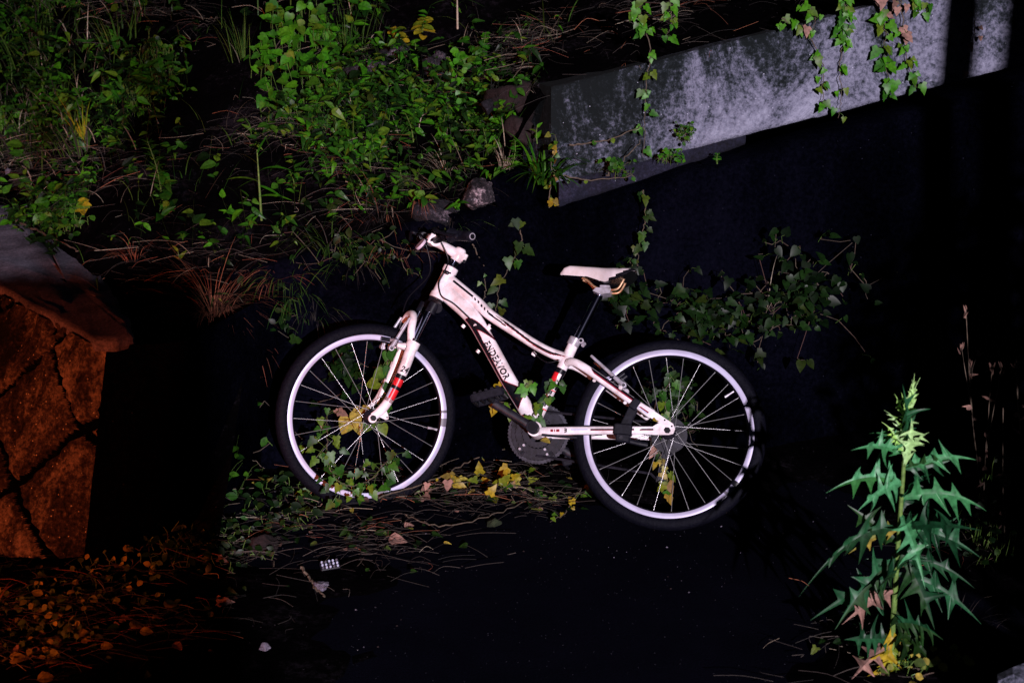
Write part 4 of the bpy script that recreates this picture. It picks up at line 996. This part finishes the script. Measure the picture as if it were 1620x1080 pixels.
patch('bright heart leaved creeper spread over the middle of the bank', (470, 100), 78, 82, 175, .048, 'heart', 'leaf_bright', hmax=.10)
patch('lower tangle of heart leaved creeper under the bright one', (470, 190), 75, 38, 60, .036, 'heart', 'leaf', hmax=.08)
tuft('fine upright grass above the bright creeper', spot(545, 70), 45, .20, .0035, 'blade', .35, .3, rad=.10)
tuft('fine upright grass at the top edge left of the bright creeper', spot(385, 90), 30, .22, .003, 'blade', .35, .3, rad=.06)
weed('yellow green seedling with paired round leaves at the top of the bank', spot(640, 66), .07, 7, 'round', .042, .016, 'leaf_yellow', (-.03, -.03), per=3, rise=.15, taper=.2)
weed('second yellow green seedling closer to the thick cane', spot(668, 52), .07, 5, 'round', .045, .017, 'leaf_yellow', (.01, -.02), per=3, rise=.1, taper=.2)
weed('two leaved green seedling below the yellow green ones', spot(656, 78), .05, 3, 'heart', .045, .018, 'leaf_bright', per=2)
weed('leafy bush sprig right of the thick cane', spot(765, 82), .09, 9, 'oval', .034, .013, 'leaf_bright', (.01, -.03), per=3)
weed('leafy sprig reaching right from the bush sprig', spot(790, 66), .06, 5, 'oval', .032, .011, 'leaf', (.05, -.02), per=2)
vine('bright climbing vine standing left of the rust brown boulder', [spot(728, 190)+Vector((0, -.02, 0)), spot(722, 130)+Vector((0, -.06, .02)), spot(735, 95)+Vector((0, -.05, .03))], 38, .034, 'oval', 'leaf_bright', .022, down=-.1)
weed('upright weed with notched leaves in front of the rust brown boulder', spot(750, 215), .14, 11, 'lance', .04, .009, 'leaf')
for i, (u, v, h, L, lab) in enumerate([(545,215,.10,.045,'green weed on the bank below the bright creeper'),(600,255,.12,.05,'lance leaved weed in the thick of the undergrowth'),(655,225,.13,.05,'taller lance leaved weed under the pale slab stone'),(640,290,.10,.05,'lance leaved weed overhanging the wall left of the wall stones'),(580,300,.09,.045,'lance leaved weed low on the bank above the front wheel'),(700,215,.12,.045,'weed with drooping leaves behind the pale dry grass'),(520,275,.08,.04,'sprawling weed above the dark wall left of the bicycle'),(770,240,.12,.045,'lance leaved weed right of the pale dry grass'),(465,300,.09,.04,'thin weed right of the young cane'),(810,255,.10,.04,'weed between pale dry grass and broad bladed tuft')]):
    weed(lab, spot(u, v), h, 9, 'lance', L, L*.22, 'leaf' if i % 3 else 'leaf_bright', (rnd(.03), -.05), per=2, group=None)
tuft('pale dry grass tuft bent over the wall top', spot(707, 268), 60, .17, .0024, 'straw_pale', .9, .8, rad=.03, second='blade', lean=(0, -.25), cat='dry grass', name='dry_grass_tuft')
tuft('pale straw sweeping down left over the wall top', spot(680, 290)+Vector((0, -.03, .01)), 26, .22, .0020, 'straw_pale', .5, .7, rad=.03, lean=(-.9, -.7), cat='dry grass', name='dry_grass_tuft')
tuft('long brown straw hanging down the wall above the handlebar', spot(668, 322)+Vector((0, -.04, .02)), 22, .16, .0020, 'straw_red', .5, 1.2, rad=.03, lean=(.2, -1.0), cat='dry grass', name='dry_grass_tuft')
tuft('pale dry grass stalks left of the broad bladed tuft', spot(800, 258), 26, .15, .002, 'straw_pale', .5, .7, rad=.03, cat='dry grass', name='dry_grass_tuft')
g = at_y(862, 282, 4.70)
tuft('long dry grass hanging down the wall left of the handlebar', spot(600, 345)+Vector((0, -.02, .01)), 40, .26, .0018, 'straw', .9, 1.1, rad=.08, cat='dry grass', name='dry_grass_tuft', lean=(-.1, -.9), second='straw_red')
tuft('dark grass drooping over the wall above the front tyre', spot(520, 385)+Vector((0, -.02, .01)), 45, .22, .003, 'blade', .9, 1.1, rad=.09, lean=(-.1, -.9), second='straw')
tuft('dark grass drooping over the wall right of the red dry clump', spot(440, 440)+Vector((0, -.02, .01)), 40, .20, .0026, 'blade', .9, 1.1, rad=.08, lean=(.1, -.9), second='straw_red')
tuft('long arching red straws reaching right from the red dry clump', spot(380, 480)+Vector((0, -.02, .02)), 9, .36, .0016, 'straw_red', .5, .6, rad=.03, cat='dry grass', name='dry_grass_tuft', lean=(.9, -.6))
tuft('broad bladed grass tuft drooping below the left end of the beam', g, 46, .25, .012, 'leaf', .75, 1.0, rad=.035, lean=(.0, -.45))
tuft('broad grass blades rising beside the left end of the beam', g + Vector((-.02, .0, .02)), 12, .20, .013, 'leaf_bright', .6, .5, rad=.02, lean=(0, -.15))
vine('yellowing creeper climbing the left end of the beam', [at_y(868, 330, 4.64), at_y(872, 270, 4.66), at_y(880, 215, 4.67)], 20, .022, 'heart', 'leaf_mixed', .02, down=.2)
weed('single pointed bright leaf shoot before the beam end', at_y(850, 218, 4.70), .06, 3, 'lance', .05, .012, 'leaf_bright', per=1, rise=1.0)

# --- ivy and small plants on the beam
hang('ivy strand crossing the beam near its left end', [(1000,10),(1028,70),(1022,130),(1020,190),(1018,250)], 17, .030, clump=8)
hang('leafy ivy top over the beam left of its middle', [(1060,0),(1062,30),(1055,62)], 12, .034)
hang('leafy ivy bunch at the soil above the left strand', [(1015,0),(1012,25),(1018,55)], 14, .036)
hang('ivy bunch over the upper edge of the beam right of the thin strand', [(1335,-10),(1338,30),(1330,62)], 34, .030)
hang('thin ivy strand left of the dense one, reaching the lower beam edge', [(1268,40),(1300,95),(1302,135),(1300,172)], 12, .036, clump=5, dead=1)
hang('second thin ivy strand between the thin and the dense one', [(1340,55),(1330,95),(1329,150),(1326,185)], 9, .034, clump=4)
hang('dense ivy strand hanging to the lower beam edge', [(1392,-8),(1398,40),(1402,95),(1412,150)], 26, .044, clump=9, dead=4)
hang('short ivy strand right of the dense one with brown leaves', [(1422,-5),(1432,60),(1440,115),(1455,145)], 20, .036, clump=6, dead=6)
hang('ivy fringe over the beam top near the right pole shadow', [(1440,-12),(1450,5),(1470,12)], 12, .032)
hang('withered brown ivy wisp on the shaded right part of the beam', [(1540,10),(1541,60),(1535,110)], 5, .03, dead=5)
hang('ivy shoot at the soil line left of the thin strand', [(1235,28),(1255,40),(1270,45)], 8, .034)
hang('ivy shoots above the beam left of its middle', [(1270,5),(1290,22),(1285,50)], 8, .034)
patch('small dense leafed plant rooted in the beam face', (1082, 212), 13, 14, 36, .014, 'round', 'leaf', 'small_fern', surf=beampt(.02), out=.03)
patch('low green sprig on the ledge at the beam foot', (1060, 250), 22, 8, 34, .016, 'oval', 'leaf_bright', 'ledge_plant', surf=beampt(.03), out=.03)
weed('tiny upright sprig on the ledge right of the low green one', beampt(.03)(1135, 250), .035, 6, 'oval', .022, .007, 'leaf_bright')
patch('leafy creeper on the ledge near the left beam end', (975, 265), 30, 13, 42, .020, 'oval', 'leaf', 'ledge_plant', surf=beampt(.03), out=.05)
vine('long reddish bramble runner trailing along the ledge', [beampt(.03)(900, 230), beampt(.05)(960, 222), beampt(.05)(1015, 200)], 3, .02, 'oval', 'leaf', .01, r=.0022, name='bramble')
vine('lower reddish bramble runner below the ledge creeper', [beampt(.03)(885, 275), beampt(.05)(930, 285), beampt(.05)(1005, 278)], 3, .02, 'oval', 'leaf', .01, r=.0022, name='bramble')
vine('bare pale twig leaning on the beam by the left strand', [beampt(.02)(960, 278), beampt(.06)(990, 250), beampt(.08)(1014, 222)], 0, .02, 'oval', 'leaf', .01, r=.0022, name='twig', cat='twig')

# --- ivy on the dark wall behind the bicycle
W_ = wallpt(.03)
def wv(label, uvs, n, L, mat='leaf', **k): return vine(label, [W_(u, v) for u, v in uvs], n, L, 'ivy', mat, **k)
wv('ivy strand dangling on the dark wall right of the handlebar', [(820,340),(825,380),(812,410),(790,455),(785,495)], 14, .040, 'leaf_turning', clump=5)
wv('ivy strand below the beam left strand, ending by the saddle', [(1018,300),(1020,345),(1012,385),(1008,420)], 13, .034, 'leaf_turning', clump=6)
wv('bare twisted stem on the wall right of the stem clamp', [(748,385),(765,425),(768,465),(760,480)], 2, .02, 'leaf', r=.0018)
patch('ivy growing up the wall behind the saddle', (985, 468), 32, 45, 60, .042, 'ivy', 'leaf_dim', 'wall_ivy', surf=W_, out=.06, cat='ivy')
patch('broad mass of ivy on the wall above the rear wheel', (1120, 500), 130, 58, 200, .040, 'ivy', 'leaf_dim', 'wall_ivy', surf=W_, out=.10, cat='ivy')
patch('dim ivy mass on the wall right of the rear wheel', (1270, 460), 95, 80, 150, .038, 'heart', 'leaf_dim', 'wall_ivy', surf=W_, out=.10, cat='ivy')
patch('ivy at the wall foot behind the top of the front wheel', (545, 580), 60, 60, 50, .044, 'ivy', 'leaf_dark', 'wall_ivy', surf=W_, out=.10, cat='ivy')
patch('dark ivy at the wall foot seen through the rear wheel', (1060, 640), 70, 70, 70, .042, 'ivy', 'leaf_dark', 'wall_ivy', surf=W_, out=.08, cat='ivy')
tuft('thin arching grass stalks on the wall over the rear wheel', W_(1215, 478), 6, .26, .0022, 'straw_pale', .5, .8, rad=.02, lean=(.3, -.3))
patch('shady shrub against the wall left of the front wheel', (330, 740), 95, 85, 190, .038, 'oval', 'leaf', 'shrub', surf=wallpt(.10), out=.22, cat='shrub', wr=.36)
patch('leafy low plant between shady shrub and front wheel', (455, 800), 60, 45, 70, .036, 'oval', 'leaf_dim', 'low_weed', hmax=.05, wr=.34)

for u, v, n, L, W, mt, lab, ln in ((455, 470, 34, .24, .0030, 'blade', 'dim grass tuft rooted in the wall behind the top left of the front wheel', -.2), (560, 420, 30, .24, .0020, 'straw', 'dim dry tuft hanging from a wall crack above the front wheel', .1), (630, 400, 26, .20, .0018, 'straw_red', 'thin reddish straws hanging from the wall just left of the stem', .2),
        (500, 500, 30, .20, .0022, 'straw', 'dim dry tuft on the wall between red dry clump and front wheel', .2), (720, 355, 22, .16, .0020, 'straw', 'wispy dry stems on the wall behind the handlebar', .3), (400, 560, 26, .22, .0024, 'straw_red', 'reddish stems trailing down the wall left of the front wheel', -.1)):
    tuft(lab, wallpt(.0)(u, v), n, L, W, mt, .8, 1.2, rad=.07, lean=(ln, -.9), cat='dry grass' if 'straw' in mt else 'grass', name='dry_grass_tuft' if 'straw' in mt else 'grass_tuft', second='blade' if mt == 'straw' else None)
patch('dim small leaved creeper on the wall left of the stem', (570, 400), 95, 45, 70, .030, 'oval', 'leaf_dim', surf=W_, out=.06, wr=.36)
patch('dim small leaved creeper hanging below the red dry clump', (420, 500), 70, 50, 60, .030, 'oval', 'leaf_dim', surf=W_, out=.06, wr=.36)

# --- ivy caught in the bicycle
def BL(pts): return [L2W(p) for p in pts]
vine('ivy winding up inside the rear wheel above its hub', BL([(.02,-.02,.31),(.012,.0,.36),(.02,-.01,.42),(.0,-.01,.48)]), 16, .034, 'ivy', 'leaf', .018, clump=6, name='ivy_vine')
vine('yellowing ivy hanging inside the rear wheel below its hub', BL([(.04,-.04,.28),(.02,-.03,.22),(.0,-.03,.16),(-.01,-.03,.12)]), 16, .034, 'ivy', 'leaf_mixed', .02, clump=5, dead=3)
vine('ivy winding round the lower seat tube', BL([(.43,.03,.31),(.40,.035,.34),(.375,.03,.40),(.35,.03,.44)]), 17, .032, 'ivy', 'leaf', .018)
vine('ivy shoot curling over the lower down tube', BL([(.46,.02,.40),(.445,.03,.42),(.43,.02,.43)]), 7, .036, 'ivy', 'leaf_bright', .014)
vine('yellow ivy behind the pedal and crank', BL([(.52,-.02,.44),(.54,-.02,.38),(.50,-.02,.36)]), 8, .036, 'ivy', 'leaf_yellow', .02)
vine('ivy behind the front wheel between fork and spokes', BL([(.93,-.06,.28),(.94,-.06,.38),(.92,-.06,.46),(.93,-.05,.52)]), 18, .048, 'heart', 'leaf', .03, face=(0, -1, .3))
vine('ivy inside the lower left part of the front wheel', BL([(1.10,-.05,.30),(1.06,.05,.20),(1.03,.07,.10),(.96,.08,.05)]), 36, .036, 'ivy', 'leaf', .05, dead=3)
vine('ivy inside the lower right part of the front wheel', BL([(.99,.05,.06),(.92,.04,.08),(.87,.04,.14),(.85,.0,.18)]), 26, .032, 'ivy', 'leaf', .04)
vine('yellow leaf cluster left of the front hub', BL([(1.02,-.05,.30),(.99,-.04,.31),(.985,.0,.29)]), 6, .055, 'heart', 'leaf_orange', .02)

# --- on the road: runners, fallen leaves, weeds in the orange light
def G_(uvs, l=.012): return [spot(u, v)+Vector((0, 0, l)) for u, v in uvs]
vine('yellow leaved ivy runner under the chainring', G_([(770,800),(800,770),(830,760),(790,790)], .03), 12, .044, 'ivy', 'leaf_yellow', .03, down=.1, face=(0, -1, .7))
vine('mixed green and yellow ivy runner along the road edge', G_([(655,790),(720,775),(780,770),(860,785),(930,790)], .02), 26, .038, 'ivy', 'leaf_mixed', .03, down=.2, face=(0, -1, .7), dead=5)
vine('small yellow ivy runner ending on the bare road', G_([(930,770),(905,795),(895,815),(870,830)], .012), 8, .024, 'ivy', 'leaf_yellow', .012, down=.1, face=(0, -1, .8))
vine('green ivy runner at the foot of the front wheel', G_([(480,790),(540,775),(600,785),(660,775)], .02), 22, .038, 'ivy', 'leaf', .03, down=.1, face=(0, -1, .7))
vine('bent dry bramble arching over the litter under the crank', G_([(600,800),(690,770),(760,735),(810,720)], .03), 3, .02, 'oval', 'leaf_mixed', .01, r=.0022, name='twig', cat='twig')
vine('long pale twig lying along the road edge', G_([(640,820),(700,838),(780,820),(850,790)], .012), 0, .02, 'oval', 'leaf', .01, r=.0018, name='twig', cat='twig')
vine('straight bare twig lying across the cement cap edge', [spot(28, 355)+Vector((0, 0, .012)), spot(80, 380)+Vector((0, 0, .012)), spot(126, 405)+Vector((0, 0, .015))], 0, .02, 'oval', 'leaf', .01, r=.0038, name='twig', cat='twig')
vine('pale broken stick in the litter at the lower left', G_([(478,905),(495,928),(514,950)], .012), 0, .02, 'oval', 'leaf', .01, r=.0035, name='twig', cat='twig')
def fallen(label, u, v, L, mat, shape='heart', ang=0.5, surf=None, curl=.35, group=None, lift=.012, name='fallen_leaf'):
    p = (surf or spot)(u, v)+Vector((0, -.004, lift)); m = MB(); m.leaf(p, (math.cos(ang), math.sin(ang)*.7, .15), (rnd(.3), -.5, .9), L, L*.42, shape, M[mat], .25, curl); o = m.build(name); tag(o, label, 'leaf', group)
    return o
fallen('curled orange dead leaf in the ivy left of the front wheel', 420, 782, .060, 'leaf_orange', 'oval', 1.6, curl=.8, lift=.05)
fallen('pink brown oak like dead leaf on the litter below the shady shrub', 345, 958, .045, 'leaf_dead', 'ivy', .2)
fallen('large amber leaf in the orange lit litter', 263, 966, .040, 'leaf_orange', 'round', 1.2)
fallen('long rust coloured dead leaf lying on the road edge under the front wheel', 615, 858, .055, 'leaf_dead', 'lance', -.3)
fallen('pale dead leaf propped on the straw under the front wheel', 640, 838, .035, 'leaf_dead', 'lance', .7)
fallen('dead leaf on the chainring', 852, 700, .034, 'leaf_orange', 'oval', -.9, surf=lambda u, v: L2W((.395,-.020,.245)))
fallen('yellow leaf lodged at the rear dropout', 1037, 670, .022, 'leaf_yellow', 'round', .5, surf=lambda u, v: L2W((.046,.064,.312)))
fallen('yellow leaf stuck on the pedal', 772, 612, .020, 'leaf_yellow', 'round', .3, surf=lambda u, v: L2W((.525,.165,.372)))
for i, (u, v, L, a) in enumerate([(20,1048,.04,.3),(75,1055,.035,1.0),(118,1008,.04,.4),(92,1022,.045,1.3),(140,1020,.03,2.2),(160,1028,.03,.2),(208,998,.035,1.1),(222,1005,.032,.1),(242,985,.028,.9),(196,875,.03,.7),(308,868,.026,1.2),(60,1080,.04,.5)]):
    fallen('small dry orange leaf scattered on the ground at the lower left', u, v, L, 'leaf_orange', R.choice(['round', 'heart', 'oval']), a, group='dry orange leaves on the ground at the lower left')
patch('trailing orange lit creeper at the lower left corner', (60, 985), 95, 60, 130, .021, 'oval', 'leaf_orange', hmax=.035)
patch('sparse creeper with amber leaves right of the lower left corner', (190, 920), 90, 40, 70, .020, 'oval', 'leaf_orange', hmax=.03)
tuft('orange-lit dry grass at the left edge below the block pier', spot(5, 965), 40, .14, .002, 'straw_red', 1.0, 1.0, rad=.06, cat='dry grass', name='dry_grass_tuft', lean=(.8, 0))
vine('arching red dry stem before the block pier', G_([(110,960),(128,925),(165,918)], .02), 0, .02, 'oval', 'leaf', .01, r=.0018, name='twig', cat='twig')
patch('dark low creeper below the shady shrub', (330, 870), 110, 40, 120, .028, 'oval', 'leaf_dim', hmax=.04, wr=.34)
m = MB(); c = spot(522, 900)+Vector((0, 0, .012)); ux = Vector((.95, .3, .05)).normalized(); uz = Vector((0, -.5, .86)); uy = uz.cross(ux).normalized(); uz = ux.cross(uy)
m.box(c, (ux, uy, uz), (.028, .015, .004), M['plastic'], .002)
root = tag(m.build('rubber_scrap'), 'dark studded scrap of rubber in the litter', 'scrap')
m = MB()
for i in range(5):
    for j in range(3): m.tube([c+ux*(-.021+.0105*i)+uy*(-.010+.010*j)+uz*.005, c+ux*(-.021+.0105*i)+uy*(-.010+.010*j)+uz*.009], .0030, M['rimdark'] if (i+j) % 3 == 0 else M['bluegrey'], 8)
m.build('studs', root)

# --- near right: spiny thistle and dead stalks
def thistle_leaf(mb, P, D, N, L, W, mat, curl, sag=.28):
    P = Vector(P); D = Vector(D).normalized(); N = Vector(N); N = (N-D*N.dot(D)).normalized(); Sd = D.cross(N); kk = rnd(.35)
    def pt(t): return P + D*(t*L) - N*(curl*L*t*t) + Sd*(kk*L*t*t*.5) - Vector((0, 0, sag*L*t*t))
    def w0(t): return W*.20*min(1, .25+t*3.5)*(1-t**2.0)
    for sg in (1, -1):
        nl = R.choice([3, 3, 4]); rows = []; t_ = 0; lob = []
        for i in range(nl): lob.append((.20 + .66*i/nl + rnd(.03), [.7, 1.05, .9, .6][i]*R.uniform(.55, 1.2), R.uniform(-.02, .14), rnd(.6)))
        def add(tm, along, wd, lift):
            m_ = pt(tm); e_ = pt(along) + Sd*sg*wd + N*(wd*.30 + lift); q_ = m_.lerp(e_, .5) - N*(wd*.06); rows.append([tuple(m_), tuple(q_), tuple(e_)])
        for t0, A, fw, lf in lob:
            d = .068
            while t_ < t0-d: add(t_, t_, w0(t_), 0); t_ += .04
            for q in range(15):
                s_ = q/14*2-1; u = (1-abs(s_))**1.5; tm = t0 + s_*d; w_ = w0(tm); add(tm, tm + fw*u, w_ + max(0, W*A-w_)*u, lf*W*u*u)
            t_ = t0 + d + .02
        while t_ < 1: add(t_, t_, max(.0004, w0(t_)), 0); t_ += .05
        add(1, 1, .0002, 0)
        mb.grid(rows if sg > 0 else [r_[::-1] for r_ in rows], mat)
tb = spot(1408, 1062); tb.z = max(tb.z, .05)
tb.x += .0
root = empty('thistle', tb, 'tall blue green spiny thistle in the near right foreground', 'plant'); st = MB(); lv = MB(); yl = MB(); tp = MB()
tt_ = at_y(1436, 650, tb.y + .03); c = catmull([tb-Vector((0, 0, .05)), tb.lerp(tt_, .5)+Vector((-.004, -.01, 0)), tt_], 10)
st.tube(c, [.0075-.004*i/20 for i in range(21)], M['stem_green'], 10)
H = (tt_-tb).length
for i in range(13):
    t = .18 + .70*i/12; p = c[int(t*20)]; a = i*2.399 + .9; k = .70 + .45*math.sin(min(1, (1-t)*1.55)*math.pi*.5); up_ = .15 + 1.1*(t-.3)
    thistle_leaf(lv, p, (math.cos(a), math.sin(a)*.6-.25, up_+rnd(.5)), (rnd(.6), -1, .45+rnd(.4)), .18*k*R.uniform(.6, 1.2), .050*k, M['thistle_mid' if t > .62 and i % 2 else 'thistle'], .2*R.uniform(-.4, 1.5), R.uniform(.0, .5))  # lighter high, darker low: light from above painted into leaf colour
for a, t, L, e, W, cu in ((.40,.76,.19,.65,.046,.4),(2.80,.72,.21,.55,.055,.6),(2.45,.84,.15,.55,.042,.3),(.10,.66,.22,.50,.060,.6),(-.1,.56,.19,.15,.060,.5),(3.15,.58,.24,.35,.060,.8),(-1.2,.52,.20,-.6,.065,.1),(-2.0,.46,.18,-.1,.060,.5),(-2.7,.44,.20,-.2,.055,.4),(-.5,.40,.20,.0,.060,.6),(.3,.48,.18,.2,.05,.5),(-1.5,.62,.13,-.1,.05,.6)):
    thistle_leaf(lv, c[int(t*20)], (math.cos(a), -.25, e), (rnd(.3), -1, .5), L, W, M['thistle_mid' if t > .6 else 'thistle'], .1, cu)
for x_, t, L, W in ((.05,.93,.17,.010),(-.18,.92,.16,.010),(.16,.90,.16,.012),(-.36,.88,.14,.014),(-.42,.84,.13,.018),(.10,.95,.15,.012),(-.10,.93,.15,.011),(.22,.93,.13,.012),(-.28,.90,.14,.014),(.02,.88,.13,.022),(.45,.82,.11,.02),(-.5,.80,.11,.02)):
    thistle_leaf(tp, c[int(t*20)], (x_, rnd(.25)-.1, 1), (rnd(.5), -1, .25), L, W, M['thistle_pale'], .2*R.uniform(-1, 1.2))
thistle_leaf(tp, c[15], (.10, -.22, 1), (0, -1, .2), .19, .036, M['thistle_pale'], .02)
for a, t, L, e, mt in ((-1.7,.26,.16,-1.2,'leaf_yellow'),(-1.5,.20,.13,-1.0,'leaf_yellow'),(2.9,.36,.13,-.2,'leaf_dead'),(2.9,.56,.12,.0,'leaf_orange'),(3.0,.24,.12,-.7,'leaf_dead'),(-1.2,.32,.15,-1.1,'leaf_dark'),(-.6,.25,.17,-.5,'leaf_dark')):
    thistle_leaf(yl, c[int(t*20)], (math.cos(a), -.3, e), (0, -.8, .6), L, .042, M[mt], .2)
finish(root, stem=st, leaves=lv, young_leaves=tp, withered_leaves=yl)
def stalk(label, uv, top, y, forks, seeds):
    b = at_y(uv[0], uv[1], y); root = empty('dead_stalk', b, label, 'plant'); st = MB(); sd_ = MB()
    t = at_y(top[0], top[1], y); c = catmull([b, b.lerp(t, .45)+Vector((rnd(.012), 0, 0)), t], 8); st.tube(c, [.0022-.0012*i/16 for i in range(17)], M['stem'], 6)
    ends = [t]
    for k, du, dv in forks:
        q = c[int(k*16)]; e = at_y(top[0]+du, top[1]+dv, y+rnd(.03)); st.tube([q, q.lerp(e, .5)+Vector((rnd(.008), 0, .006)), e], [.0015, .0012, .0008], M['stem'], 5); ends.append(e)
    for e in ends:
        if not seeds: break
        hd_ = MB()
        for i in range(seeds): hd_.leaf(e+Vector((rnd(.004), rnd(.004), -R.random()*.03)), (rnd(.6), rnd(.4), 1), (rnd(1), -1, 0), R.uniform(.012, .024), .0025, 'lance', M['leaf_dead'], .1, .1)
        hd_.build('seed_head', root, base=root.location)
    for i in range(4):
        q = c[R.randint(3, 13)]; sd_.leaf(q, (rnd(1), -.2, rnd(.6)), (0, -1, .3), R.uniform(.015, .04), .004, 'lance', M['leaf_dead'], .1, .4)
    for i in (5, 9): sd_.leaf(c[i], (rnd(1), -.3, -.4), (0, -1, .3), .016, .007, 'round', M['leaf_dead'], .1, .3)
    finish(root, stem=st, withered_leaves=sd_)
stalk('tallest dead reddish seed stalk at the right', (1556, 800), (1528, 488), 3.75, [(.62,-7,60),(.45,8,80),(.66,22,62)], 7)
stalk('forked pair of dead seed stalks right of the tallest one', (1556, 790), (1570, 578), 3.7, [(.4,15,2)], 6)
stalk('dead seed stalk at the right edge', (1622, 740), (1606, 570), 3.65, [(.35,5,2)], 7)
stalk('bare thin dead stalk right of the thistle', (1590, 860), (1587, 645), 3.6, [], 0)
patch('scrubby dark weeds at the foot of the dead stalks', (1575, 830), 60, 75, 80, .028, 'oval', 'leaf_dark', 'low_weed', hmax=.14)
patch('reddish and yellow low weeds under the thistle', (1440, 1045), 80, 30, 50, .026, 'oval', 'leaf_orange', 'low_weed', hmax=.05)
tuft('dark dry grass at the right of the thistle foot', spot(1520, 990), 50, .14, .002, 'straw', .9, .8, rad=.09, cat='dry grass', name='dry_grass_tuft')
